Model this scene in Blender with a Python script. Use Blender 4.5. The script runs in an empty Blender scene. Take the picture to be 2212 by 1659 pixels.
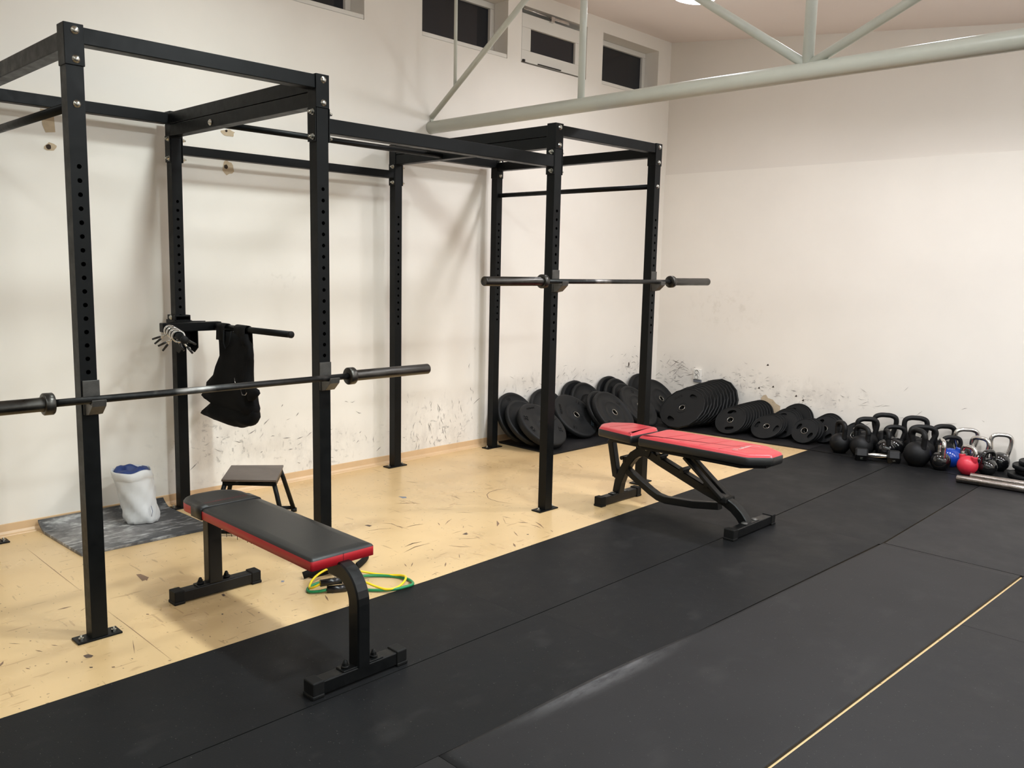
import bpy, bmesh, math, random
from mathutils import Vector as V, Matrix
PI = math.pi
sc = bpy.context.scene
C = sc.collection
# ---------------------------------------------------------------- camera, world, lamps, exposure
def cam_axes(yaw, pitch, roll):
    f = V((-math.sin(yaw)*math.cos(pitch), math.cos(yaw)*math.cos(pitch), math.sin(pitch)))
    r = V((math.cos(yaw), math.sin(yaw), 0)); u = r.cross(f)
    return r*math.cos(roll)+u*math.sin(roll), -r*math.sin(roll)+u*math.cos(roll), f
cd = bpy.data.cameras.new('camera'); cam = bpy.data.objects.new('camera', cd); C.objects.link(cam)
_r, _u, _f = cam_axes(0.7700, -0.1393, 0.0219)
cam.matrix_world = Matrix(((_r.x, _u.x, -_f.x, 4.8605), (_r.y, _u.y, -_f.y, 0.4648), (_r.z, _u.z, -_f.z, 1.4555), (0, 0, 0, 1)))
cd.sensor_width = 36; cd.lens = 36*1821.74/2212; cd.clip_start = .05
sc.camera = cam
w = bpy.data.worlds.new('night'); sc.world = w; w.use_nodes = True
w.node_tree.nodes['Background'].inputs[0].default_value = (.010, .014, .022, 1)
w.node_tree.nodes['Background'].inputs[1].default_value = 1
sc.view_settings.view_transform = 'Standard'; sc.view_settings.look = 'None'; sc.view_settings.gamma = 1
sc.view_settings.use_curve_mapping = False
sc.view_settings.exposure = 0.07
LAMP_POWER = 20.8          # watts of each round ceiling lamp
LAMP_COL = (.915, .97, 1.0)
LAMPS = [(x, y) for y in (5.80, 2.80, -.15) for x in (1.40, 3.00, 4.60, 6.20, 7.80)]
def ceil_z(x): return 3.61-.113*x
ROOM_X, ROOM_Y0, ROOM_Y1 = 8.4, -3.6, 7.58
random.seed(11)

# ---------------------------------------------------------------- materials
def lin(c): return tuple(((x/255)/12.92 if x/255 <= .04045 else ((x/255+.055)/1.055)**2.4) for x in c)+(1,)
MATS = {}
def mat(name, rgb, rough=.5, metal=0, var=.0, scale=8, bump=0, bscale=60, rvar=0, coat=0, stretch=None, spec=.5, streak=None, detail=4):
    m = bpy.data.materials.new(name); m.use_nodes = True; nt = m.node_tree; N = nt.nodes; L = nt.links
    b = N['Principled BSDF']; col = lin(rgb)
    b.inputs['Base Color'].default_value = col; b.inputs['Roughness'].default_value = rough
    b.inputs['Metallic'].default_value = metal; b.inputs['Specular IOR Level'].default_value = spec
    if coat: b.inputs['Coat Weight'].default_value = coat; b.inputs['Coat Roughness'].default_value = .08
    tc = N.new('ShaderNodeTexCoord'); mp = N.new('ShaderNodeMapping'); L.new(tc.outputs['Object'], mp.inputs[0])
    if stretch: mp.inputs['Scale'].default_value = stretch
    if var or rvar:
        n = N.new('ShaderNodeTexNoise'); n.inputs['Scale'].default_value = scale; n.inputs['Detail'].default_value = detail
        n.inputs['Roughness'].default_value = .62
        L.new(mp.outputs[0], n.inputs['Vector'])
        if var:
            r = N.new('ShaderNodeMapRange'); r.inputs['From Min'].default_value = .3; r.inputs['From Max'].default_value = .7
            r.inputs['To Min'].default_value = 1-var; r.inputs['To Max'].default_value = 1+var
            L.new(n.outputs['Fac'], r.inputs['Value'])
            mx = N.new('ShaderNodeMix'); mx.data_type = 'RGBA'; mx.blend_type = 'MULTIPLY'; mx.inputs['Factor'].default_value = 1
            mx.inputs[6].default_value = col; L.new(r.outputs[0], mx.inputs[7]); L.new(mx.outputs[2], b.inputs['Base Color'])
        if rvar:
            r2 = N.new('ShaderNodeMapRange'); r2.inputs['From Min'].default_value = .3; r2.inputs['From Max'].default_value = .7
            r2.inputs['To Min'].default_value = max(.03, rough-rvar); r2.inputs['To Max'].default_value = min(1, rough+rvar)
            L.new(n.outputs['Fac'], r2.inputs['Value']); L.new(r2.outputs[0], b.inputs['Roughness'])
    if bump:
        n2 = N.new('ShaderNodeTexNoise'); n2.inputs['Scale'].default_value = bscale; n2.inputs['Detail'].default_value = 3
        L.new(mp.outputs[0], n2.inputs['Vector']); bp = N.new('ShaderNodeBump'); bp.inputs['Strength'].default_value = bump
        bp.inputs['Distance'].default_value = .002; L.new(n2.outputs['Fac'], bp.inputs['Height']); L.new(bp.outputs[0], b.inputs['Normal'])
    MATS[name] = m; return m
def overlay(m, build):
    """mix a second colour into the base colour of m by a mask made by build(N, L, objvec)"""
    nt = m.node_tree; N = nt.nodes; L = nt.links; b = N['Principled BSDF']
    tc = N.new('ShaderNodeTexCoord')
    for mask, rgb in build(N, L, tc.outputs['Object']):
        mx = N.new('ShaderNodeMix'); mx.data_type = 'RGBA'; L.new(mask, mx.inputs['Factor'])
        s = b.inputs['Base Color']
        if s.is_linked: L.new(s.links[0].from_socket, mx.inputs[6])
        else: mx.inputs[6].default_value = s.default_value
        mx.inputs[7].default_value = lin(rgb); L.new(mx.outputs[2], s)
def noise(N, L, vec, scale, sx=(1, 1, 1), rot=(0, 0, 0), lo=.55, hi=.7, detail=4, to=1.0, rough=.6, loc=(0, 0, 0)):
    mp = N.new('ShaderNodeMapping'); mp.inputs['Scale'].default_value = sx; mp.inputs['Rotation'].default_value = rot; mp.inputs['Location'].default_value = loc
    L.new(vec, mp.inputs[0]); n = N.new('ShaderNodeTexNoise'); n.inputs['Scale'].default_value = scale; n.inputs['Detail'].default_value = detail
    n.inputs['Roughness'].default_value = rough
    L.new(mp.outputs[0], n.inputs['Vector']); r = N.new('ShaderNodeMapRange'); r.inputs['From Min'].default_value = lo; r.inputs['From Max'].default_value = hi
    r.inputs['To Max'].default_value = to; L.new(n.outputs['Fac'], r.inputs['Value']); return r.outputs[0]
def blob(N, L, vec, c, r, to=1.0, soft=1.0):
    """soft ellipsoid mask centred at c with radii r"""
    mp = N.new('ShaderNodeMapping'); mp.vector_type = 'POINT'
    mp.inputs['Scale'].default_value = tuple(1/q for q in r); mp.inputs['Location'].default_value = tuple(-a/q for a, q in zip(c, r))
    L.new(vec, mp.inputs[0]); d = N.new('ShaderNodeVectorMath'); d.operation = 'LENGTH'; L.new(mp.outputs[0], d.inputs[0])
    q = N.new('ShaderNodeMapRange'); q.inputs['From Min'].default_value = 1; q.inputs['From Max'].default_value = 1-soft
    q.inputs['To Max'].default_value = to; q.interpolation_type = 'SMOOTHSTEP'; L.new(d.outputs['Value'], q.inputs['Value']); return q.outputs[0]
def mul(N, L, a, b, op='MULTIPLY'):
    m = N.new('ShaderNodeMath'); m.operation = op; m.use_clamp = True; L.new(a, m.inputs[0]); L.new(b, m.inputs[1]); return m.outputs[0]

WALL = mat('wall_paint', (238, 232, 223), .55, var=.025, scale=1.2, bump=.25, bscale=9)
WALL2 = mat('upper_wall_tone', (229, 222, 213), .6, var=.02, scale=1.2, bump=.2, bscale=9)  # slightly greyer than the wall below the ledge
CEIL = mat('ceiling_paint', (242, 231, 226), .7, var=.015, scale=1)
def wall_dirt(N, L, o):
    out = []
    reg = None
    for c, r in (((0, 4.6, .15), (.25, .75, .42)), ((0, 3.6, .2), (.25, .5, .25)), ((0, 6.0, .42), (.25, .9, .22)), ((0, 7.15, .45), (.25, .35, .28)), ((0, 2.9, .3), (.25, .6, .3)),
                 ((.25, 7.57, .42), (.3, .25, .26)), ((.9, 7.57, .42), (.55, .25, .2)), ((1.6, 7.57, .38), (.8, .25, .2))):
        m = blob(N, L, o, c, r); reg = m if reg is None else mul(N, L, reg, m, 'ADD')
    a = noise(N, L, o, 7, (1, 1.3, .8), lo=.44, hi=.78, to=.60, detail=6, rough=.7)
    b = noise(N, L, o, 19, (1, 1.7, .75), (.7, 0, .3), lo=.61, hi=.69, to=.62, detail=3)
    c2 = noise(N, L, o, 16, (.8, .8, 1.7), (-.6, .5, .3), lo=.62, hi=.70, to=.62, detail=3, loc=(3, 1, 2))
    out.append((mul(N, L, reg, a), (176, 169, 163)))
    out.append((mul(N, L, reg, b), (128, 122, 118)))
    out.append((mul(N, L, reg, c2), (124, 119, 116)))
    s = blob(N, L, o, (.75, 7.57, 1.1), (.55, .3, .3)); out.append((mul(N, L, s, noise(N, L, o, 12, lo=.5, hi=.75, to=.35)), (176, 164, 142)))
    s = blob(N, L, o, (0, 3.35, 1.35), (.3, .35, .15)); out.append((mul(N, L, s, noise(N, L, o, 16, lo=.55, hi=.75, to=.3)), (176, 168, 158)))
    return out
overlay(WALL, wall_dirt)
LINO = mat('beige_linoleum', (212, 180, 133), .30, var=.05, scale=1.6, rvar=.07, bump=.06, bscale=30, spec=.45)
def lino_dirt(N, L, o):
    g = noise(N, L, o, 2.2, lo=.5, hi=.8, to=.35)
    st = noise(N, L, o, 14, (2.6, .4, 1), (0, 0, .5), lo=.66, hi=.70, to=.55, detail=2)
    st2 = noise(N, L, o, 14, (.4, 2.8, 1), (0, 0, .2), lo=.665, hi=.70, to=.55, detail=2, loc=(4, 4, 0))
    sp = noise(N, L, o, 55, lo=.72, hi=.75, to=.8, detail=1)
    return [(g, (196, 158, 108)), (st, (168, 132, 92)), (st2, (160, 128, 92)), (sp, (110, 86, 64))]
overlay(LINO, lino_dirt)
SCUFF = mat('scuff_marks', (128, 100, 78), .5); SCUFFD = mat('dark_scuff', (88, 72, 62), .5); CHIP = mat('blue_grey_chip', (118, 124, 138), .5)
WSCUFF = mat('wall_scuff', (128, 121, 116), .6); WHOLE = mat('wall_hole', (52, 38, 28), .9); PLASTER = mat('bare_plaster', (196, 176, 148), .9, var=.08, scale=30)
RUB = mat('black_rubber_mat', (26, 26, 27), .47, var=.14, scale=1.8, rvar=.10, bump=.12, bscale=220, spec=.08, detail=6)
RUB2 = mat('sheen_toned_rubber_mat', (34, 33, 34), .48, var=.14, scale=2.1, rvar=.09, bump=.12, bscale=220, spec=.12, detail=6)  # paler base colour stands in for grazing reflections on the rubber
RUBM = mat('mid_sheen_toned_rubber_mat', (28, 27, 28), .48, var=.14, scale=2.1, rvar=.09, bump=.12, bscale=220, spec=.10, detail=6)  # slightly paler base, a milder step of the same painted-in sheen
def mat_dirt(N, L, o): return [(noise(N, L, o, 5, (1, .6, 1), lo=.56, hi=.8, to=.30), (64, 62, 61)), (noise(N, L, o, 160, lo=.76, hi=.79, to=.5, detail=1), (120, 118, 112))]
overlay(RUB, mat_dirt); overlay(RUB2, mat_dirt); overlay(RUBM, mat_dirt)
SHINE = mat('curled_rubber_mat', (34, 33, 34), .48, var=.14, scale=2.1, bump=.12, bscale=220, spec=.12, detail=6); overlay(SHINE, mat_dirt)  # base shares the paler tone that paints in floor sheen
def polish():                                   # the curled edge is worn smooth and shiny
    nt = SHINE.node_tree; N, L = nt.nodes, nt.links; b = N['Principled BSDF']; tc = N.new('ShaderNodeTexCoord')
    r = N.new('ShaderNodeMapping'); r.inputs['Rotation'].default_value = (0, 0, .0467); L.new(tc.outputs['Object'], r.inputs[0])
    k = blob(N, L, r.outputs[0], (0, .72, .01), (.085, .62, .2), soft=1.0)
    k = mul(N, L, k, noise(N, L, tc.outputs['Object'], 30, (1, .25, 1), lo=.3, hi=.6, to=1.0))
    for name, lo, hi in (('Roughness', .48, .36), ('Specular IOR Level', .12, .75)):
        q = N.new('ShaderNodeMapRange'); q.inputs['To Min'].default_value = lo; q.inputs['To Max'].default_value = hi; L.new(k, q.inputs['Value']); L.new(q.outputs[0], b.inputs[name])
polish()
CHALKM = mat('chalky_rubber', (58, 59, 62), .7, var=.1, scale=6, bump=.1, bscale=120)
def chalk(N, L, o):
    r1 = blob(N, L, o, (.27, .12, .01), (.50, .55, .3), soft=.9)
    a = noise(N, L, o, 5, (1, 1, 1), lo=.30, hi=.60, to=.9, detail=6, rough=.7); b = noise(N, L, o, 16, (2.0, .6, 1), (0, 0, .5), lo=.52, hi=.72, to=.9, detail=6)
    return [(mul(N, L, r1, a), (176, 172, 170)), (b, (160, 160, 160)), (mul(N, L, r1, b), (232, 230, 226))]
overlay(CHALKM, chalk)
STEEL = mat('black_painted_steel', (8, 10, 11), .42, var=.18, scale=20, rvar=.08, spec=.18)
BENCHST = mat('black_bench_steel', (11, 12, 13), .36, var=.12, scale=22, rvar=.08, spec=.3)
CAST = mat('black_cast_iron', (16, 16, 17), .5, var=.12, scale=30, bump=.2, bscale=160, spec=.25)
GLOSS = mat('gloss_black_enamel', (17, 17, 18), .12, coat=.6)
CHROME = mat('chrome', (206, 204, 202), .16, 1, rvar=.05, var=.06, scale=14)
BOLT = mat('zinc_bolt', (190, 188, 180), .28, 1)
BARST = mat('worn_black_oxide_steel', (78, 76, 73), .36, 1, var=.3, scale=10, rvar=.12)
SHAFT = mat('knurled_bar_steel', (58, 58, 58), .42, .9, var=.25, scale=30)
BRIGHTBAR = mat('bright_worn_steel', (150, 142, 136), .3, 1, var=.25, scale=8, stretch=(1, 6, 6), rvar=.1)
def chalkbar(N, L, o): return [(noise(N, L, o, 3.2, (1, 1, 1), lo=.56, hi=.74, to=.6), (205, 200, 194))]
overlay(SHAFT, chalkbar)
CUPST = mat('worn_hook_steel', (84, 82, 79), .4, .5, var=.25, scale=22)
VINYL = mat('black_vinyl', (20, 20, 20), .40, var=.1, scale=14, bump=.18, bscale=260)
REDV = mat('red_vinyl', (176, 28, 38), .40, bump=.15, bscale=200, var=.05, scale=10)
REDTOP = mat('faded_red_vinyl', (190, 60, 66), .34, bump=.1, bscale=160, var=.07, scale=7, rvar=.05)
STITCH = mat('black_seam', (12, 12, 12), .7)
REDPRINT = mat('dull_red_print', (120, 44, 46), .5)
SILVER = mat('silver_print', (226, 190, 186), .3)
RUBCAP = mat('black_rubber_cap', (12, 12, 12), .6, var=.1, scale=30, spec=.25)
BUMPER = mat('black_rubber_plate', (24, 25, 26), .52, var=.10, scale=14, bump=.15, bscale=150, spec=.22)
BUMPER2 = mat('grip_plate_rubber', (20, 21, 22), .5, var=.10, scale=14, bump=.1, bscale=150, spec=.22)
PRINTB = mat('faded_blue_grey_print', (66, 80, 90), .5)
PRINTG = mat('pale_grey_print', (150, 152, 140), .5)
EMB = mat('embossed_rubber', (13, 14, 15), .45, spec=.25)
GOLD = mat('dull_gold_print', (118, 104, 66), .5)
HUB = mat('steel_hub', (176, 174, 168), .25, 1)
BLUEK = mat('blue_gloss_coat', (20, 62, 158), .2, coat=.5); REDK = mat('red_coat', (198, 44, 62), .38)
REDSEAM = mat('darker_red_seam', (158, 34, 42), .4)
FABRIC = mat('black_nylon', (7, 7, 8), .85, var=.2, scale=30, bump=.4, bscale=300, spec=.2)
FABRIC2 = mat('black_webbing', (10, 10, 11), .8, bump=.4, bscale=400, spec=.25)
PAPER = mat('white_bag', (212, 212, 212), .5, var=.03, scale=6)
BLUEP = mat('navy_lining', (34, 56, 112), .55)
YEL = mat('yellow_tube', (236, 206, 30), .35); GRN = mat('green_tube', (28, 126, 76), .4); GRIP = mat('gloss_black_grip', (18, 18, 19), .25)
BROWN = mat('brown_film_plywood', (84, 72, 66), .42, var=.12, scale=20, bump=.3, bscale=220)
PIPEM = mat('grey_white_pipe_paint', (206, 207, 196), .35, var=.03, scale=6)
WHITEP = mat('white_window_frame', (226, 222, 214), .4); WHITEPL = mat('white_plastic', (232, 228, 220), .35); DARKPL = mat('dark_opening', (30, 28, 26), .6)
SKIRT = mat('beige_skirting', (216, 182, 142), .38, var=.05, scale=5)
GLASS = bpy.data.materials.new('night_glass'); GLASS.use_nodes = True
_g = GLASS.node_tree.nodes['Principled BSDF']; _g.inputs['Base Color'].default_value = lin((38, 42, 50)); _g.inputs['Roughness'].default_value = .06; _g.inputs['Transmission Weight'].default_value = .35
def emis(name, col, s):
    m = bpy.data.materials.new(name); m.use_nodes = True; b = m.node_tree.nodes['Principled BSDF']
    b.inputs['Base Color'].default_value = (.9, .9, .9, 1); b.inputs['Emission Color'].default_value = col+(1,); b.inputs['Emission Strength'].default_value = s; return m
def lamp_k(x, y): return (.70 if x < 2 else 1.20)*(.55 if y < 0 else 1)
LAMPM = {k: emis('lit_opal_diffuser', LAMP_COL, 58.0*k*(.55 if k < 1 else 1)) for k in sorted({lamp_k(x, y) for x, y in LAMPS})}

# ---------------------------------------------------------------- mesh builder
def frame_of(d, up=V((0, 0, 1))):
    d = d.normalized()
    if abs(d.dot(up)) > .98: up = V((1, 0, 0))
    s = d.cross(up).normalized(); return s, s.cross(d).normalized(), d
class M:
    def __init__(s): s.b = bmesh.new(); s.mats = []; s.mi = 0
    def use(s, m):
        if m not in s.mats: s.mats.append(m)
        s.mi = s.mats.index(m); return s
    def face(s, vs, smooth=False):
        try: f = s.b.faces.new(vs)
        except ValueError: return None
        f.material_index = s.mi; f.smooth = smooth; return f
    def v(s, p): return s.b.verts.new(p)
    def hexa(s, P, bevel=0):
        """P = 8 points: bottom ring 4, top ring 4"""
        vs = [s.v(p) for p in P]; fs = [s.face([vs[i] for i in q]) for q in ((3, 2, 1, 0), (4, 5, 6, 7), (0, 1, 5, 4), (1, 2, 6, 5), (2, 3, 7, 6), (3, 0, 4, 7))]
        if bevel:
            es = {e for f in fs for e in f.edges}
            r = bmesh.ops.bevel(s.b, geom=list(es), offset=bevel, segments=2, affect='EDGES', profile=.5)
            for f in r['faces']: f.material_index = s.mi
        return s
    def box(s, x0, x1, y0, y1, z0, z1, bevel=0):
        return s.hexa([(x0, y0, z0), (x1, y0, z0), (x1, y1, z0), (x0, y1, z0), (x0, y0, z1), (x1, y0, z1), (x1, y1, z1), (x0, y1, z1)], bevel)
    def obox(s, c, ax, ay, az, hx, hy, hz, bevel=0):
        c = V(c); P = [c+ax*(i*hx)+ay*(j*hy)+az*(k*hz) for k in (-1, 1) for i, j in ((-1, -1), (1, -1), (1, 1), (-1, 1))]
        return s.hexa(P, bevel)
    def beam(s, a, b, w, h, bevel=.003, up=V((0, 0, 1))):
        a = V(a); b = V(b); sx, uy, d = frame_of(b-a, up); return s.obox((a+b)/2, sx, uy, d, w/2, h/2, (b-a).length/2, bevel)
    def ring(s, c, ax, ay, rx, ry, n, ph=0): return [s.v(V(c)+ax*(rx*math.cos(2*PI*i/n+ph))+ay*(ry*math.sin(2*PI*i/n+ph))) for i in range(n)]
    def bridge(s, r0, r1, smooth=True, closed=True):
        n = len(r0)
        for i in range(n if closed else n-1): s.face([r0[i], r0[(i+1) % n], r1[(i+1) % n], r1[i]], smooth)
    def cyl(s, a, b, r, r2=None, n=20, cap=True, smooth=True):
        a = V(a); b = V(b); r2 = r if r2 is None else r2; sx, uy, d = frame_of(b-a)
        r0 = s.ring(a, sx, uy, r, r, n); r1 = s.ring(b, sx, uy, r2, r2, n); s.bridge(r0, r1, smooth)
        if cap: s.face(list(reversed(r0))); s.face(r1)
        return s
    def sweep(s, pts, rad, n=10, ry=None, square=False, closed=False, cap=True, up=V((0, 0, 1)), smooth=True):
        """tube along pts; rad number or list; square=True gives a rounded square section rad x ry"""
        pts = [V(p) for p in pts]; m = len(pts); rings = []; ps = None
        for i, p in enumerate(pts):
            if closed: d = pts[(i+1) % m]-pts[i-1]
            else: d = pts[min(i+1, m-1)]-pts[max(i-1, 0)]
            d.normalize()
            if ps is None: sx, uy, _ = frame_of(d, up)
            else:
                sx = ps-d*ps.dot(d); sx.normalize(); uy = sx.cross(d)
            ps = sx; rr = rad[i] if isinstance(rad, (list, tuple)) else rad; r_y = (ry[i] if isinstance(ry, (list, tuple)) else ry) if ry is not None else rr
            if square:
                c = .18; P = []
                for qx, qy in ((1, 1), (-1, 1), (-1, -1), (1, -1)):
                    a1 = (qx, qy*(1-c)); a2 = (qx*(1-c), qy); P += [a1, a2] if qx*qy > 0 else [a2, a1]
                rings.append([s.v(p+sx*(rr*a)+uy*(r_y*b)) for a, b in P])
            else: rings.append(s.ring(p, sx, uy, rr, r_y, n))
        for i in range(m-1): s.bridge(rings[i], rings[i+1], smooth and not square)
        if closed:
            s.bridge(rings[-1], rings[0], smooth and not square)
        elif cap: s.face(list(reversed(rings[0]))); s.face(rings[-1])
        return s
    def lathe(s, prof, n=40, c=(0, 0, 0), ax=V((1, 0, 0)), ay=V((0, 1, 0)), az=V((0, 0, 1)), smooth=True, closed=False, ph=0):
        """prof = [(r, z)]"""
        rs = []
        for r, z in prof:
            o = V(c)+az*z
            rs.append([s.v(o)] if r < 1e-6 else s.ring(o, ax, ay, r, r, n, ph))
        if closed: rs.append(rs[0])
        for a, b in zip(rs, rs[1:]):
            if len(a) == 1 and len(b) == 1: continue
            if len(a) == 1:
                for i in range(n): s.face([a[0], b[i], b[(i+1) % n]], smooth)
            elif len(b) == 1:
                for i in range(n): s.face([a[i], a[(i+1) % n], b[0]], smooth)
            else: s.bridge(a, b, smooth)
        return s
    def prism(s, poly, a0, a1, axis=2, bevel=0):
        """poly in the two remaining axes extruded from a0 to a1"""
        def P(q, t):
            return {0: (t, q[0], q[1]), 1: (q[0], t, q[1]), 2: (q[0], q[1], t)}[axis]
        r0 = [s.v(P(q, a0)) for q in poly]; r1 = [s.v(P(q, a1)) for q in poly]
        fs = [s.face(list(reversed(r0))), s.face(r1)]; n = len(poly)
        for i in range(n): fs.append(s.face([r0[i], r0[(i+1) % n], r1[(i+1) % n], r1[i]]))
        if bevel:
            r = bmesh.ops.bevel(s.b, geom=list({e for f in fs[:2] for e in f.edges}), offset=bevel, segments=3, affect='EDGES', profile=.5)
            for f in r['faces']: f.material_index = s.mi; f.smooth = True
        return s
    def poly(s, pts): s.face([s.v(p) for p in pts]); return s
    def stroke(s, pts, w, nrm, taper=True):
        """flat tapered stroke lying on a surface with normal nrm"""
        pts = [V(p) for p in pts]; m = len(pts)
        if m == 2: pts = [pts[0], (pts[0]+pts[1])/2, pts[1]]; m = 3
        L_, R_ = [], []
        for i, p in enumerate(pts):
            d = (pts[min(i+1, m-1)]-pts[max(i-1, 0)]).normalized(); q = d.cross(nrm).normalized()
            k = w/2*(1 if not taper else (.15 if i in (0, m-1) else 1)); L_.append(s.v(p+q*k)); R_.append(s.v(p-q*k))
        for i in range(m-1): s.face([L_[i], R_[i], R_[i+1], L_[i+1]])
        return s
    def text(s, body, size, M4, depth=.001, font_space=1.0):
        cu = bpy.data.curves.new('t', 'FONT'); cu.body = body; cu.size = size; cu.extrude = depth; cu.align_x = 'CENTER'; cu.align_y = 'CENTER'; cu.space_character = font_space
        cu.resolution_u = 3
        o = bpy.data.objects.new('t', cu); me = bpy.data.meshes.new_from_object(o); me.transform(M4)
        n0 = len(s.b.faces); s.b.from_mesh(me); s.b.faces.ensure_lookup_table()
        for f in s.b.faces[n0:]: f.material_index = s.mi
        bpy.data.objects.remove(o); bpy.data.meshes.remove(me); bpy.data.curves.remove(cu); return s
    def build(s, name, parent=None, mt=None, label=None, origin=None):
        bmesh.ops.recalc_face_normals(s.b, faces=s.b.faces)
        me = bpy.data.meshes.new(name)
        if parent is not None and origin is None:
            q = parent; inv = Matrix.Identity(4); chain = []
            while q is not None: chain.append(q); q = q.parent
            Mw = Matrix.Identity(4)
            for q in reversed(chain): Mw = Mw @ q.matrix_basis
            if not s.__dict__.get('local'): s.b.transform(Mw.inverted())
        if origin is not None: s.b.transform(Matrix.Translation(-V(origin)))
        s.b.to_mesh(me); s.b.free()
        for m in (s.mats or [mt]): me.materials.append(m)
        o = bpy.data.objects.new(name, me); C.objects.link(o)
        if parent is not None: o.parent = parent
        if origin is not None: o.location = origin
        if label: o['label'] = label
        return o
def ML(): m = M(); m.local = True; return m      # geometry already in the thing's own coordinates
def tag(o, label=None, cat=None, group=None, kind=None):
    for k, q in (('label', label), ('category', cat), ('group', group), ('kind', kind)):
        if q: o[k] = q
    return o
def thing(name, loc, label, cat, group=None, rot=None):
    o = bpy.data.objects.new(name, None); C.objects.link(o); o.empty_display_size = .1; o.location = loc
    if rot is not None: o.rotation_euler = rot
    return tag(o, label, cat, group)
def dup(root, label=None, group=None):
    """copy of a thing with its parts and sub-parts"""
    def rec(o, par):
        c = o.copy(); C.objects.link(c)
        if par is not None: c.parent = par
        for ch in list(kids.get(o.name, ())): rec(ch, c)
        return c
    kids = {}
    for q in bpy.data.objects:
        if q.parent: kids.setdefault(q.parent.name, []).append(q)
    c = rec(root, None)
    if label: c['label'] = label
    if group: c['group'] = group
    return c
def axes_matrix(cx, sx, up, n):
    return Matrix(((sx.x, up.x, n.x, cx[0]), (sx.y, up.y, n.y, cx[1]), (sx.z, up.z, n.z, cx[2]), (0, 0, 0, 1)))
def place(o, m4): o.location = m4.to_translation(); o.rotation_euler = m4.to_euler()
def arc(c, r, a0, a1, n, fn): return [fn(c[0]+r*math.cos(a0+(a1-a0)*i/n), c[1]+r*math.sin(a0+(a1-a0)*i/n)) for i in range(n+1)]
X_, Y_, Z_ = V((1, 0, 0)), V((0, 1, 0)), V((0, 0, 1))
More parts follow.
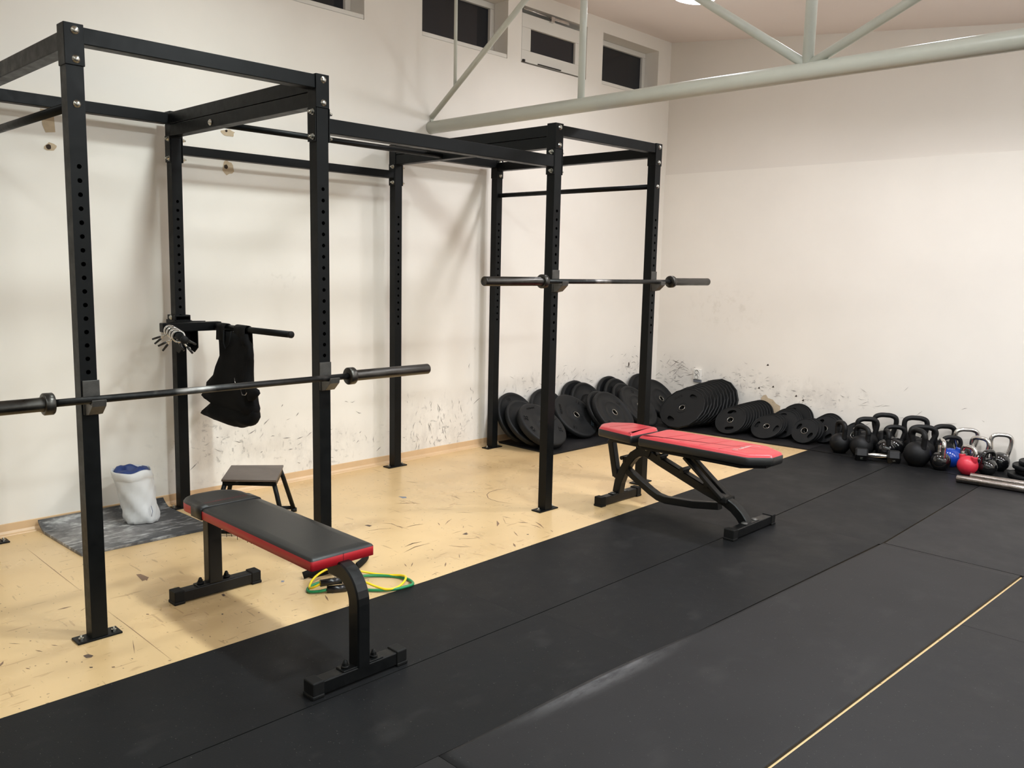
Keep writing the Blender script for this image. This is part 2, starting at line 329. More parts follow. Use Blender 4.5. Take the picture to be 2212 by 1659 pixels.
# ---------------------------------------------------------------- marks on the floor (metres)
SCUFFS=[([(0.505, 3.952), (0.538, 3.972), (0.589, 3.984)], 0.004), ([(0.892, 4.08), (0.881, 4.124)], 0.004), ([(0.976, 3.937), (1.011, 3.947), (1.069, 3.934)], 0.008), ([(1.08, 4.333), (1.056, 4.268), (1.068, 4.187), (1.101, 4.133), (1.162, 4.085), (1.199, 4.074), (1.267, 4.074), (1.351, 4.107)], 0.005), ([(0.935, 4.44), (0.935, 4.485)], 0.004), ([(1.362, 4.023), (1.376, 4.067)], 0.004), ([(0.894, 3.58), (0.94, 3.666)], 0.005), ([(0.838, 3.663), (0.94, 3.666), (0.987, 3.681)], 0.005), ([(1.123, 3.678), (1.163, 3.71), (1.2, 3.744)], 0.004), ([(1.266, 3.719), (1.291, 3.763), (1.334, 3.791)], 0.005), ([(1.341, 3.619), (1.363, 3.571), (1.397, 3.519)], 0.006), ([(1.312, 3.43), (1.289, 3.389), (1.292, 3.323)], 0.006), ([(1.239, 3.309), (1.288, 3.306)], 0.006), ([(1.343, 3.512), (1.387, 3.489)], 0.006), ([(1.544, 3.438), (1.541, 3.521)], 0.004), ([(1.48, 3.584), (1.512, 3.551)], 0.004), ([(1.539, 3.233), (1.529, 3.182), (1.541, 3.116)], 0.008), ([(1.583, 3.25), (1.577, 3.159), (1.608, 3.055)], 0.005), ([(1.68, 3.297), (1.733, 3.328), (1.775, 3.375)], 0.008), ([(1.613, 3.407), (1.665, 3.45), (1.704, 3.5)], 0.004), ([(1.665, 3.503), (1.702, 3.502)], 0.006), ([(1.501, 3.873), (1.561, 3.885)], 0.007), ([(1.541, 3.788), (1.582, 3.757), (1.615, 3.717)], 0.015), ([(1.638, 3.861), (1.688, 3.892)], 0.015), ([(1.703, 3.94), (1.751, 3.923), (1.814, 3.889)], 0.01), ([(1.724, 3.881), (1.766, 3.885), (1.805, 3.874)], 0.008), ([(1.743, 3.719), (1.814, 3.679)], 0.006), ([(1.88, 3.575), (1.929, 3.54)], 0.012), ([(1.514, 3.863), (1.617, 3.784)], 0.003), ([(1.864, 3.889), (1.894, 3.877)], 0.006), ([(1.693, 3.811), (1.733, 3.844)], 0.003), ([(1.662, 3.192), (1.681, 3.193)], 0.006), ([(1.746, 3.091), (1.757, 3.098)], 0.006), ([(1.751, 2.999), (1.791, 2.956)], 0.006), ([(1.737, 2.957), (1.776, 2.94)], 0.006), ([(1.86, 3.119), (1.901, 3.077)], 0.008), ([(1.814, 3.249), (1.861, 3.209)], 0.004), ([(1.845, 3.302), (1.925, 3.331)], 0.003), ([(1.792, 3.481), (1.845, 3.476)], 0.004), ([(0.702, 5.369), (0.781, 5.331)], 0.008), ([(0.926, 5.238), (0.986, 5.205), (1.04, 5.168)], 0.006), ([(1.099, 3.813), (1.19, 3.883)], 0.003), ([(0.947, 4.064), (1.004, 4.084), (1.065, 4.168)], 0.003), ([(1.059, 3.997), (0.968, 3.951), (0.947, 3.913)], 0.003), ([(1.943, 2.957), (1.935, 3.005)], 0.005), ([(1.201, 1.558), (1.203, 1.611)], 0.012), ([(1.022, 1.954), (1.113, 1.95), (1.086, 1.982)], 0.02), ([(0.302, 1.702), (0.702, 1.7), (1.054, 1.7)], 0.003), ([(1.353, 1.702), (1.592, 1.705), (1.963, 1.704)], 0.003), ([(1.538, 1.375), (1.57, 1.389)], 0.006), ([(1.411, 1.321), (1.444, 1.35)], 0.004), ([(1.442, 1.383), (1.441, 1.389)], 0.01), ([(1.695, 1.668), (1.812, 1.628)], 0.003), ([(1.562, 1.676), (1.567, 1.685)], 0.005), ([(1.487, 1.805), (1.502, 1.811)], 0.01), ([(1.485, 1.862), (1.492, 1.866)], 0.008), ([(1.278, 1.621), (1.26, 1.645)], 0.004), ([(1.533, 1.431), (1.553, 1.446)], 0.006), ([(1.591, 1.244), (1.556, 1.264)], 0.01), ([(1.812, 1.471), (1.823, 1.476)], 0.012), ([(1.665, 1.305), (1.685, 1.314)], 0.006), ([(1.862, 1.527), (1.874, 1.534)], 0.012), ([(1.709, 1.426), (1.719, 1.425)], 0.008), ([(1.67, 1.333), (1.674, 1.337)], 0.008), ([(1.141, 3.275), (1.181, 3.306), (1.284, 3.301)], 0.006), ([(1.285, 3.333), (1.289, 3.382), (1.304, 3.435)], 0.005), ([(1.198, 3.111), (1.214, 3.192), (1.258, 3.259)], 0.006), ([(1.541, 3.119), (1.526, 3.179), (1.537, 3.23)], 0.008), ([(1.606, 3.061), (1.581, 3.145), (1.585, 3.206)], 0.005), ([(1.813, 2.454), (1.876, 2.429)], 0.008), ([(1.782, 2.15), (1.791, 2.147)], 0.01), ([(1.862, 2.261), (1.864, 2.288)], 0.004), ([(0.876, 3.566), (0.915, 3.637), (0.98, 3.685)], 0.005), ([(0.508, 3.955), (0.578, 3.99)], 0.005)]
BLOBS=[[(1.703, 1.485), (1.702, 1.503), (1.727, 1.513), (1.738, 1.502), (1.731, 1.486)], [(1.106, 3.177), (1.111, 3.196), (1.138, 3.204), (1.148, 3.18)], [(1.591, 3.473), (1.583, 3.501), (1.608, 3.503), (1.611, 3.485)], [(1.585, 3.5), (1.582, 3.512), (1.594, 3.509), (1.595, 3.5)], [(1.823, 3.738), (1.829, 3.749), (1.837, 3.741), (1.83, 3.733)], [(1.5, 2.128), (1.502, 2.138), (1.524, 2.135), (1.527, 2.122)], [(1.694, 2.03), (1.695, 2.036), (1.707, 2.032), (1.705, 2.025)], [(1.024, 1.963), (1.09, 1.981), (1.125, 1.959), (1.097, 1.952)], [(1.016, 1.954), (1.024, 1.971), (1.094, 1.981), (1.117, 1.948)], [(0.98, 4.127), (0.985, 4.133), (0.997, 4.122), (0.992, 4.116)], [(1.808, 1.47), (1.817, 1.478), (1.825, 1.475), (1.819, 1.468)]]
CHIPS=[[(0.762, 3.684), (0.799, 3.716), (0.826, 3.701), (0.815, 3.677)], [(1.532, 2.404), (1.542, 2.414), (1.557, 2.401), (1.549, 2.392)], [(1.816, 2.485), (1.818, 2.492), (1.824, 2.488)]]
# ---------------------------------------------------------------- the room
def struct(m, name, mt=None, origin=None): return tag(m.build(name, mt=mt, origin=origin), kind='structure')
m = M().use(LINO); m.box(-.02, ROOM_X+.02, ROOM_Y0-.02, ROOM_Y1+.02, -.12, 0)
m.use(SCUFF)
for P, w_ in SCUFFS: m.stroke([(x, y, .0004) for x, y in P], w_, Z_)
m.use(SCUFFD)
for k, P in enumerate(BLOBS): m.use(SCUFF if k in (7, 8) else SCUFFD).poly([(x, y, .0005+.0001*(k == 8)) for x, y in P])
m.use(CHIP)
for P in CHIPS: m.poly([(x, y, .0005) for x, y in P])
struct(m, 'floor')
m = M(); m.prism([(-.22, ceil_z(-.22)), (ROOM_X+.2, ceil_z(ROOM_X+.2)), (ROOM_X+.2, ceil_z(ROOM_X+.2)+.15), (-.22, ceil_z(-.22)+.15)], ROOM_Y0-.2, ROOM_Y1+.2, 1)
struct(m, 'ceiling', CEIL)
# left wall with four window openings
OPEN = [(3.14, 3.985), (4.483, 5.345), (5.50, 6.31), (6.53, 7.375)]
m = M().use(WALL); top = ceil_z(0)
m.box(-.22, 0, ROOM_Y0, ROOM_Y1, -.1, 3.06)
yy = ROOM_Y0
for a, b in OPEN: m.box(-.22, 0, yy, a, 3.06, 3.495); yy = b
m.box(-.22, 0, yy, ROOM_Y1, 3.06, 3.495); m.box(-.22, 0, ROOM_Y0, ROOM_Y1, 3.495, top+.03)
def blotch(cy, cz, r, n=14, k=.3, sy=1, sz=1): return [(cy+sy*r*math.cos(a)*(1+k*random.uniform(-1, 1)), cz+sz*r*math.sin(a)*(1+k*random.uniform(-1, 1))) for a in [2*PI*i/n for i in range(n)]]
def onleft(P, d=.0015): return [(d, y, z) for y, z in P]
m.use(PLASTER)
for cy, cz, r, sy, sz in ((2.005, 2.012, .022, 1.3, 1), (2.985, 2.0, .036, 1, 1.1), (2.99, 2.205, .03, 1.5, .7)): m.poly(onleft(blotch(cy, cz, r, k=.22, sy=sy, sz=sz)))
m.poly([(.0015, y, z) for y, z in ((1.965, 2.20), (2.028, 2.195), (2.032, 2.09), (1.985, 2.083), (1.972, 2.12))])
m.use(WHOLE)
for cy, cz, r in ((1.995, 2.012, .013), (2.972, 2.006, .013), (2.98, 2.215, .008)): m.poly(onleft(blotch(cy, cz, r, 10, .12), .0025))
m.use(WSCUFF)
def wall_stroke(fn, cy, cz, sy, sz, n, seed, wmin=.002, wmax=.006, lmin=.015, lmax=.07, mode=0):
    rnd = random.Random(seed)
    for _ in range(n):
        y = rnd.gauss(cy, sy); z = abs(rnd.gauss(cz, sz))
        if z < .07: continue
        a = rnd.uniform(-.5, 1.0) if mode == 0 else rnd.uniform(1.1, 2.0); l = rnd.uniform(lmin, lmax); k = rnd.uniform(-.3, .3)*l
        p = [(y-math.cos(a)*l/2, z-math.sin(a)*l/2), (y+math.sin(a)*k, z+math.cos(a)*k*.6), (y+math.cos(a)*l/2, z+math.sin(a)*l/2)]
        if fn is None: m.stroke([(.0012, q[0], q[1]) for q in p], rnd.uniform(wmin, wmax), X_)
        else: m.stroke([(q[0], fn, q[1]) for q in p], rnd.uniform(wmin, wmax), V((0, -1, 0)))
wall_stroke(None, 4.55, .22, .20, .12, 46, 1, mode=1, lmax=.08, wmax=.006)
wall_stroke(None, 3.75, .25, .25, .12, 22, 2, lmax=.05)
wall_stroke(None, 6.1, .47, .55, .09, 34, 3, lmax=.09, wmax=.006)
wall_stroke(None, 7.15, .50, .16, .10, 26, 4, lmax=.07)
wall_stroke(None, 2.95, .32, .2, .1, 16, 5, lmax=.06); wall_stroke(None, 5.02, .6, .02, .2, 6, 6, mode=1, lmax=.05)
m.use(WHOLE).poly(onleft(blotch(7.10, .53, .014, 8, .3, .7, 1.6)))
struct(m, 'wall_left')
# back wall: lower lining stands a little proud below a ledge
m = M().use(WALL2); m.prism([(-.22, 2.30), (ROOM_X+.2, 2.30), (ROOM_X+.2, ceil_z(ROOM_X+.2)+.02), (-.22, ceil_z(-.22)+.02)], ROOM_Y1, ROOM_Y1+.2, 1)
m.use(WALL).box(0, ROOM_X, ROOM_Y1-.012, ROOM_Y1+.2, -.1, 2.368)
YB = ROOM_Y1-.0135
m.use(WSCUFF)
wall_stroke(YB, .24, .46, .11, .09, 46, 7, lmax=.10, wmax=.005); wall_stroke(YB, .9, .43, .25, .07, 22, 8, lmax=.05, wmax=.004)
wall_stroke(YB, 1.5, .36, .35, .07, 18, 9, lmax=.05, wmax=.005); wall_stroke(YB, 2.4, .35, .5, .15, 18, 10, lmax=.09, wmax=.003)
m.use(PLASTER).poly([(x, YB, z) for x, z in ((1.165, .30), (1.19, .33), (1.215, .337), (1.235, .31), (1.285, .30), (1.315, .27), (1.36, .25), (1.36, .14), (1.2, .15))])
m.use(WHOLE)
for x, z in ((1.14, .392), (1.278, .418), (1.502, .361), (1.212, .611), (1.57, .33)): m.poly([(x-.012, YB-.0008, z-.006), (x+.012, YB-.0008, z-.006), (x+.004, YB-.0008, z+.012)])
struct(m, 'wall_back')
m = M(); m.box(ROOM_X, ROOM_X+.2, ROOM_Y0, ROOM_Y1, -.1, ceil_z(ROOM_X)+.02); struct(m, 'wall_right', WALL)
m = M(); m.prism([(-.22, -.1), (ROOM_X+.2, -.1), (ROOM_X+.2, ceil_z(ROOM_X+.2)+.02), (-.22, ceil_z(-.22)+.02)], ROOM_Y0-.2, ROOM_Y0, 1); struct(m, 'wall_front', WALL)
# coved lino skirting
m = M(); prof = [(0, 0), (.03, 0), (.028, .004), (.014, .008), (.007, .02), (.006, .058), (0, .06)]
m.prism(prof, ROOM_Y0+.01, 7.5, 1)
struct(m, 'baseboard_left', SKIRT)
# windows
for k, (a, b) in enumerate(OPEN):
    o = bpy.data.objects.new('window_%d' % (k+1), None); C.objects.link(o); o.location = (-.15, (a+b)/2, 3.06); tag(o, kind='structure')
    def wf(x0, x1, y0, y1, z0, z1, wd, wdb=None):
        f = M(); wdb = wdb or wd
        for q in ((y0, y1, z1-wd, z1), (y0, y1, z0, z0+wdb), (y0, y0+wd, z0+wdb, z1-wd), (y1-wd, y1, z0+wdb, z1-wd)): f.box(x0, x1, *q, bevel=.004)
        return f
    z0, z1 = 3.062, 3.493
    if k != 2:
        fr = wf(-.205, -.15, a+.002, b-.002, z0+.035, z1, .045).build('window_frame', o, WHITEP)
        M().box(-.182, -.176, a+.045, b-.045, z0+.08, z1-.045).build('pane', o, GLASS)
        M().box(-.2, -.002, a+.003, b-.003, z0, z0+.03, .004).build('window_sill', o, WHITEP)
    else:
        wf(-.205, -.13, a+.002, b-.002, z0, z1, .04).build('window_frame', o, WHITEP)
        sash = wf(-.055, -.008, a+.012, b-.035, z0+.012, z1-.05, .105, .09); sash.box(-.13, -.055, a+.012, a+.05, z0+.012, z1-.05); sash.box(-.13, -.055, b-.07, b-.035, z0+.012, z1-.05); sash.box(-.13, -.055, a+.05, b-.07, z0+.012, z0+.04)
        so = sash.build('sash', o, WHITEP)
        M().box(-.038, -.03, a+.115, b-.138, z0+.10, z1-.152).build('pane', so, GLASS)
        q = M().use(CHROME); q.box(-.008, .012, 5.86, 6.06, 3.452, 3.474, .003); q.cyl((.004, 5.52, 3.47), (.004, 5.88, 3.463), .005, n=8); q.box(-.01, .02, 5.83, 5.87, 3.43, 3.475, .003); q.use(DARKPL).box(-.006, .006, 5.7, 5.98, 3.076, 3.082); q.box(-.006, .008, 5.52, 5.54, 3.07, 3.088)
        q.build('opener', o)
# double socket on the back wall
s_ = thing('wall_socket', (.492, ROOM_Y1-.012, .40), 'white double wall socket on the back wall above the tall stack of grip plates', 'socket')
M().box(.452, .532, ROOM_Y1-.038, ROOM_Y1-.012, .40, .502, .004).build('housing', s_, WHITEPL)
for z in (.428, .474):
    q = M().use(WHITEPL).lathe([(.024, 0), (.024, .004), (.020, .004), (.019, -.008), (0, -.008)], 24, (.492, ROOM_Y1-.038, z), X_, Z_, V((0, -1, 0)))
    q.use(DARKPL).cyl((.483, ROOM_Y1-.0285, z), (.483, ROOM_Y1-.031, z), .003, n=10).cyl((.501, ROOM_Y1-.0285, z), (.501, ROOM_Y1-.031, z), .003, n=10)
    q.use(DARKPL).lathe([(.0205, .0045), (.0185, .0045)], 24, (.492, ROOM_Y1-.038, z), X_, Z_, V((0, -1, 0)))
    q.build('outlet', s_)
M().box(.45, .534, ROOM_Y1-.03, ROOM_Y1-.012, .375, .399, .003).build('grey_base', s_, mat('grey_plastic', (120, 122, 128), .5))
# ceiling lamps
for i, (x, y) in enumerate(LAMPS):
    z = ceil_z(x)
    lab = {0: 'round glowing ceiling lamp at the top edge, nearest the corner of the two walls'}.get(i, 'round opal ceiling lamp out of view over the gym floor')
    l = thing('ceiling_lamp', (x, y, z), lab, 'lamp', None if i == 0 else 'ceiling lamps out of the picture')
    tilt = V((1, 0, -.113)).normalized(); nrm = tilt.cross(Y_).normalized(); nrm = nrm if nrm.z < 0 else -nrm
    M().lathe([(0, .0), (.17, .0), (.17, .08), (.155, .085)], 40, (x, y, z), tilt, Y_, nrm).build('lamp_base', l, WHITEPL)
    M().lathe([(.148, .075), (.148, .100), (.135, .118), (.09, .130), (0, .135)], 40, (x, y, z), tilt, Y_, nrm).build('diffuser', l, LAMPM[lamp_k(x, y)])
    ld = bpy.data.lights.new('lamp_light', 'AREA'); ld.shape = 'DISK'; ld.size = .24; ld.energy = LAMP_POWER*lamp_k(x, y); k_ = (1.04, .975, 1.0) if y > 5 else (.96, 1.015, .975); ld.color = tuple(a*b for a, b in zip(LAMP_COL, k_)); ld.spread = math.radians(150)
    lo = bpy.data.objects.new('lamp_light', ld); C.objects.link(lo); lo.parent = l
    lo.location = nrm*.139; lo.rotation_euler = (-nrm).to_track_quat('Z', 'X').to_euler()
# roof truss across the room
t = thing('roof_truss', (0, 4.568, 2.43), 'pale grey tubular steel truss crossing the room above the racks', 'truss')
Yt = 4.568
M().cyl((.001, Yt, 2.435), (ROOM_X, Yt, 2.435), .044, n=28).build('bottom_chord', t, PIPEM)
for x, r, z0 in ((.262, .012, 2.69), (1.415, .022, 2.47), (2.862, .028, 2.46), (4.3, .028, 2.46), (5.75, .022, 2.46), (7.2, .022, 2.46)): M().cyl((x, Yt, z0), (x, Yt, ceil_z(x)+.01), r, n=18).build('vertical_strut', t, PIPEM)
for a, b, r in (((.012, 2.507), (1.40, 3.47), .019), ((2.86, 2.465), (1.42, 3.45), .023), ((2.87, 2.465), (4.29, 3.11), .023), ((5.75, 2.465), (4.31, 3.10), .023), ((5.76, 2.465), (7.1, 2.79), .023)):
    M().sweep([(a[0], Yt, a[1]), (b[0], Yt, b[1])], r, 16).build('diagonal_strut', t, PIPEM)
q = M(); q.sweep([(.004, Yt, 2.50), (.03, Yt, 2.47), (.012, Yt, 2.45)], .012, 8)
q.build('weld_stub', t, PIPEM)
# rubber floor tiles
def flat_mat(name, P, z0, z1, mt, label, group=None, cat='mat', curl=None, ny=1, nx=1):
    """P = four corners (x,y) counterclockwise from left-near"""
    a, b, c, d = [V((p[0], p[1], 0)) for p in P]; mm = M().use(mt); T = []
    for j in range(ny+1):
        row = []
        for i in range(nx+1):
            u, v_ = i/nx, j/ny; q = (a*(1-u)+b*u)*(1-v_)+(d*(1-u)+c*u)*v_; row.append((q.x, q.y, z1+(curl(u, q.y) if curl else 0)))
        T.append(row)
    G = [[mm.v(q) for q in row] for row in T]; B = [[mm.v((q[0], q[1], z0 if not curl else z0+max(0, q[2]-z1))) for q in row] for row in T]
    for j in range(ny):
        for i in range(nx):
            mm.face([G[j][i], G[j][i+1], G[j+1][i+1], G[j+1][i]], bool(curl)); mm.face([B[j][i], B[j+1][i], B[j+1][i+1], B[j][i+1]])
    for j in range(ny): mm.face([G[j][0], G[j+1][0], B[j+1][0], B[j][0]]); mm.face([G[j][nx], B[j][nx], B[j+1][nx], G[j+1][nx]])
    for i in range(nx): mm.face([G[0][i], B[0][i], B[0][i+1], G[0][i+1]]); mm.face([G[ny][i], G[ny][i+1], B[ny][i+1], B[ny][i]])
    return tag(mm.build(name, origin=(a.x, a.y, z0)), label, cat, group)
e = .0015
GM = 'black rubber floor mats laid in strips'
flat_mat('rubber_mat', [(1.996, .93), (2.592-e, .93), (2.604-e, 2.92), (2.004, 2.92)], 0, .010, RUB, 'long black rubber mat under the front foot of the flat bench, edging the beige floor', GM)
flat_mat('rubber_mat', [(2.0035, 2.9203), (2.604-e, 2.9203), (2.60-e, 4.96), (1.950, 4.96)], 0, .010, RUB, 'black rubber mat under the front foot of the adjustable bench', GM)
flat_mat('rubber_mat', [(1.938, 4.9603), (2.60-e, 4.9603), (2.553-e, 7.04), (1.886, 7.04)], 0, .010, RUB, 'black rubber mat between the adjustable bench and the kettlebell row', GM)
flat_mat('rubber_mat', [(2.594+e, .93), (3.053-e, .93), (3.149-e, 2.99), (2.606+e, 2.99)], 0, .010, RUB, 'black rubber mat in the near foreground left of the raised glossy seam', GM)
flat_mat('rubber_mat', [(2.606+e, 2.9903), (3.149-e, 2.9903), (3.2345-e, 5.02), (2.603+e, 5.02)], 0, .010, RUB, 'black rubber mat right of the adjustable bench front foot', GM)
flat_mat('rubber_mat', [(2.603+e, 5.0203), (3.243-e, 5.0203), (3.22-e, 7.06), (2.556+e, 7.06)], 0, .010, RUB, 'black rubber mat in front of the red kettlebell and the hex dumbbell', GM)
def crl(u, y):
    k = max(0, 1-abs(y-2.75)/.75); k = k*k*(3-2*k); return .015*k*max(0, 1-u/.11)**2
flat_mat('rubber_mat', [(3.103, 2.0), (3.782, 2.0), (3.903, 5.05), (3.2455, 5.05)], 0, .010, SHINE, 'black rubber mat with a curled glossy left edge, bordered by the open pale gap', GM, curl=crl, ny=60, nx=60)
flat_mat('rubber_mat', [(3.005, -.1), (3.70, -.1), (3.782, 1.998), (3.103, 1.998)], 0, .010, RUB2, 'black rubber mat at the bottom edge of the view under the camera side', GM)
flat_mat('rubber_mat', [(3.2505, 5.056), (3.915, 5.056), (3.90, 7.06), (3.2235, 7.06)], 0, .010, RUB2, 'black rubber mat under the loose barbells by the right edge', GM)
flat_mat('rubber_mat', [(3.71, -.1), (4.7, -.1), (4.7, 4.2), (3.886, 4.2)], 0, .010, RUB2, 'large black rubber mat in the bottom right corner beyond the pale gap', GM)
flat_mat('rubber_mat', [(3.886, 4.202), (4.7, 4.202), (4.7, 5.05), (3.918, 5.05)], 0, .010, RUB2, 'black rubber mat at the right edge beside the end of the pale gap', GM)
flat_mat('rubber_mat', [(3.920, 5.056), (4.7, 5.056), (4.7, 7.06), (3.905, 7.06)], 0, .010, RUBM, 'black rubber mat at the right edge behind the end of the pale gap', GM)
flat_mat('rubber_mat', [(4.703, -.1), (8.3, -.1), (8.3, 7.06), (4.703, 7.06)], 0, .010, RUB2, 'wide black rubber mat outside the right edge of the view', GM)
flat_mat('rubber_mat', [(1.998, -3.5), (8.3, -3.5), (8.3, -.103), (1.998, -.103)], 0, .010, RUB, 'wide black rubber mat behind the viewer', GM)
flat_mat('rubber_mat', [(1.998, -.1), (3.003, -.1), (3.050, .927), (1.998, .927)], 0, .010, RUB, 'black rubber mat in the bottom left corner beside the beige floor', GM)
# mats under the weights
flat_mat('plate_mat', [(.02, 5.31), (.615, 5.31), (.64, 6.93), (.02, 6.93)], 0, .012, RUB2, 'black rubber mat along the left wall under the leaning bumper plates', cat='mat')
flat_mat('plate_mat', [(.02, 6.935), (.58, 6.935), (.58, 7.56), (.02, 7.56)], 0, .012, RUB, 'black rubber mat in the corner under the last bumper plates', cat='mat')
flat_mat('plate_mat', [(.583, 6.955), (1.88, 7.075), (1.88, 7.56), (.583, 7.56)], 0, .012, RUB2, 'black rubber mat along the back wall under the grip plate stacks', cat='mat')
flat_mat('plate_mat', [(1.883, 7.062), (4.6, 7.085), (4.6, 7.56), (1.883, 7.56)], 0, .012, RUB, 'black rubber mat along the back wall under the kettlebells', cat='mat')
# chalk-dusted mat under the white bag; its wall-side edge climbs on the skirting
def climb(u, y): return .045*max(0, 1-u/.16)**2
flat_mat('chalk_mat', [(.034, 1.835), (.602, 1.858), (.618, 2.530), (.034, 2.508)], .001, .014, CHALKM, 'chalk-dusted black rubber mat by the left wall under the white bag', cat='mat', curl=climb, nx=30, ny=2)
# ---------------------------------------------------------------- power rack
XF, XB = 1.571, .112
YP = [1.588, 2.602, 4.166, 5.147]
TOP = 2.258
rack = thing('power_rack', ((XF+XB)/2, (YP[0]+YP[3])/2, 0), 'large black eight-post steel rack standing against the left wall', 'rack')
HOLES = [1.772-.0492*i for i in range(16)]
def post(x, y, back, lean=(0, 0), holes=HOLES, zb=.007):
    h = .0295; m = ML(); ht = TOP-zb
    # hollow square tube, camera-side (+X) face drilled
    n = 12; zs = sorted(holes); pitch = .0492; lo = zs[0]-pitch/2; hi = zs[-1]+pitch/2
    def q(yy, z, d=0): return (h-d, yy, z-zb)
    m.face([m.v(p) for p in (q(-h, zb), q(h, zb), q(h, lo), q(-h, lo))]); m.face([m.v(p) for p in (q(-h, hi), q(h, hi), q(h, TOP), q(-h, TOP))])
    for zc in zs:
        a0, b0 = zc-pitch/2, zc+pitch/2; out = []
        for i in range(n):
            a = 2*PI*(i+.5)/n; c, s_ = math.cos(a), math.sin(a); k = min(h/abs(c) if abs(c) > 1e-6 else 9, (pitch/2)/abs(s_) if abs(s_) > 1e-6 else 9); out.append((c*k, zc+s_*k))
        corners = [(h, b0), (-h, b0), (-h, a0), (h, a0)]
        O = [m.v(q(p[0], p[1])) for p in out]; I = [m.v(q(.0085*math.cos(2*PI*(i+.5)/n), zc+.0085*math.sin(2*PI*(i+.5)/n))) for i in range(n)]
        D = [m.v(q(.0085*math.cos(2*PI*(i+.5)/n), zc+.0085*math.sin(2*PI*(i+.5)/n), .003)) for i in range(n)]
        for i in range(n):
            j = (i+1) % n; m.face([O[i], O[j], I[j], I[i]]); m.face([I[i], I[j], D[j], D[i]])
            for cx, cz in corners:     # fill the corner wedge
                pi, pj = out[i], out[j]
                if (abs(abs(pi[0])-h) < 1e-6) != (abs(abs(pj[0])-h) < 1e-6) and (pi[0]*cx > 0 or pj[0]*cx > 0) and abs((pi[1]+pj[1])/2-cz) < pitch/3 and (pi[0]+pj[0])*cx > 0:
                    m.face([O[i], m.v(q(cx, cz)), O[j]])
    for P in (((h, -h), (-h, -h)), ((-h, -h), (-h, h)), ((-h, h), (h, h))):
        (x0, y0), (x1, y1) = P; m.face([m.v(p) for p in ((x0, y0, 0), (x1, y1, 0), (x1, y1, ht), (x0, y0, ht))])
    m.face([m.v(p) for p in ((-h, -h, ht), (h, -h, ht), (h, h, ht), (-h, h, ht))])
    for v in m.b.verts: k = v.co.z/ht; v.co.x += lean[0]*k; v.co.y += lean[1]*k
    o = m.build('post', rack, STEEL); o.location = V((x, y, zb))-rack.location
    f = M(); f.box(x-.036, x+.036, y-.082, y+.082, .0, zb+.001, .002)
    fo = f.build('base_plate', o, STEEL)
    for s_ in (-1, 1):
        f = M(); f.cyl((x+.004, y+s_*.06, zb), (x+.004, y+s_*.06, zb+.007), .010, n=6, smooth=False); f.cyl((x+.004, y+s_*.06, zb+.007), (x+.004, y+s_*.06, zb+.016), .0045, n=8); f.build('anchor_bolt', fo, BOLT)
    return o
POSTS = {}
for i, y in enumerate(YP):
    POSTS['F%d' % i] = post(XF, y-(.005 if i == 0 else 0), 0, lean=(0, .008 if i == 0 else 0))
    POSTS['B%d' % i] = post(XB, y-(.008 if i == 1 else 0), 1, lean=(0, .014 if i == 1 else 0))
def button(p, d, par, r=.0125):
    p = V(p); sx, uy, dd = frame_of(V(d)); q = M()
    q.lathe([(r*1.15, 0), (r*1.15, .0015), (r, .002), (r*.92, .005), (r*.6, .0085), (0, .0095)], 16, p, sx, uy, dd); q.build('bolt', par, BOLT)
def nut(p, d, par):
    p = V(p); d = V(d).normalized(); q = M(); q.cyl(p, p+d*.002, .013, n=16); q.cyl(p+d*.002, p+d*.011, .0105, n=6, smooth=False); q.cyl(p+d*.011, p+d*.022, .0055, n=10); q.build('bolt', par, BOLT)
for i, y in enumerate(YP):
    for x, row in ((XF, 'F'), (XB, 'B')):
        P = POSTS['%s%d' % (row, i)]; dy = .014 if (row == 'B' and i == 1) else 0; y_ = y-(.008 if dy else 0)+dy
        if i == 0 and row == 'F': y_ = y+.003
        q = M(); e_ = .0335; q.box(x-e_, x+e_, y_-e_, y_+e_, 2.118, TOP+.0015, .002); b = q.build('top_bracket', P, STEEL)
        for z in (2.236, 2.140): button((x+e_, y_+.004, z), (1, 0, 0), b)
    if i in (0, 3):
        button((XF+.0295, YP[i]+(.004), 1.988), (1, 0, 0), POSTS['F%d' % i], .012)
def rail(name, a, b, w_=.058, h_=.058, par=rack): return M().beam(a, b, w_, h_, .003).build(name, par, STEEL)
g_ = .034
rail('side_rail', (XF, YP[0]+g_, 2.223), (XF, YP[1]-g_, 2.226)); rail('side_rail', (XB, YP[0]+g_, 2.219), (XB, YP[1]-g_, 2.219))
rail('side_rail', (XF, YP[2]+g_, 2.223), (XF, YP[3]-g_, 2.228)); rail('side_rail', (XB, YP[2]+g_, 2.223), (XB, YP[3]-g_, 2.223))
for x, z in ((XF, 2.047), (XB, 2.057)):
    r_ = rail('middle_rail', (x, YP[1]+g_+.004, z), (x, YP[2]-g_-.004, z), .058, .064 if x == XF else .05)
    for y, s_ in ((YP[1]+.006*(x == XB), 1), (YP[2], -1)):
        for k in (1, -1):
            q = M(); yo = y+k*s_*(g_-.001); q.box(x-.031, x+.031, min(yo, yo+k*s_*.005), max(yo, yo+k*s_*.005), z-.072, z+.072, .0015); fp = q.build('flange', r_, STEEL)
            for zz in (z+.052, z-.052): nut((x+(.012 if x == XF else .016), yo+k*s_*.005, zz), (0, k*s_, 0), fp)
for i in (0, 3): M().beam((XF-g_, YP[i], 2.203), (XB+g_, YP[i], 2.203), .058, .062, .003).build('cross_beam', rack, STEEL)
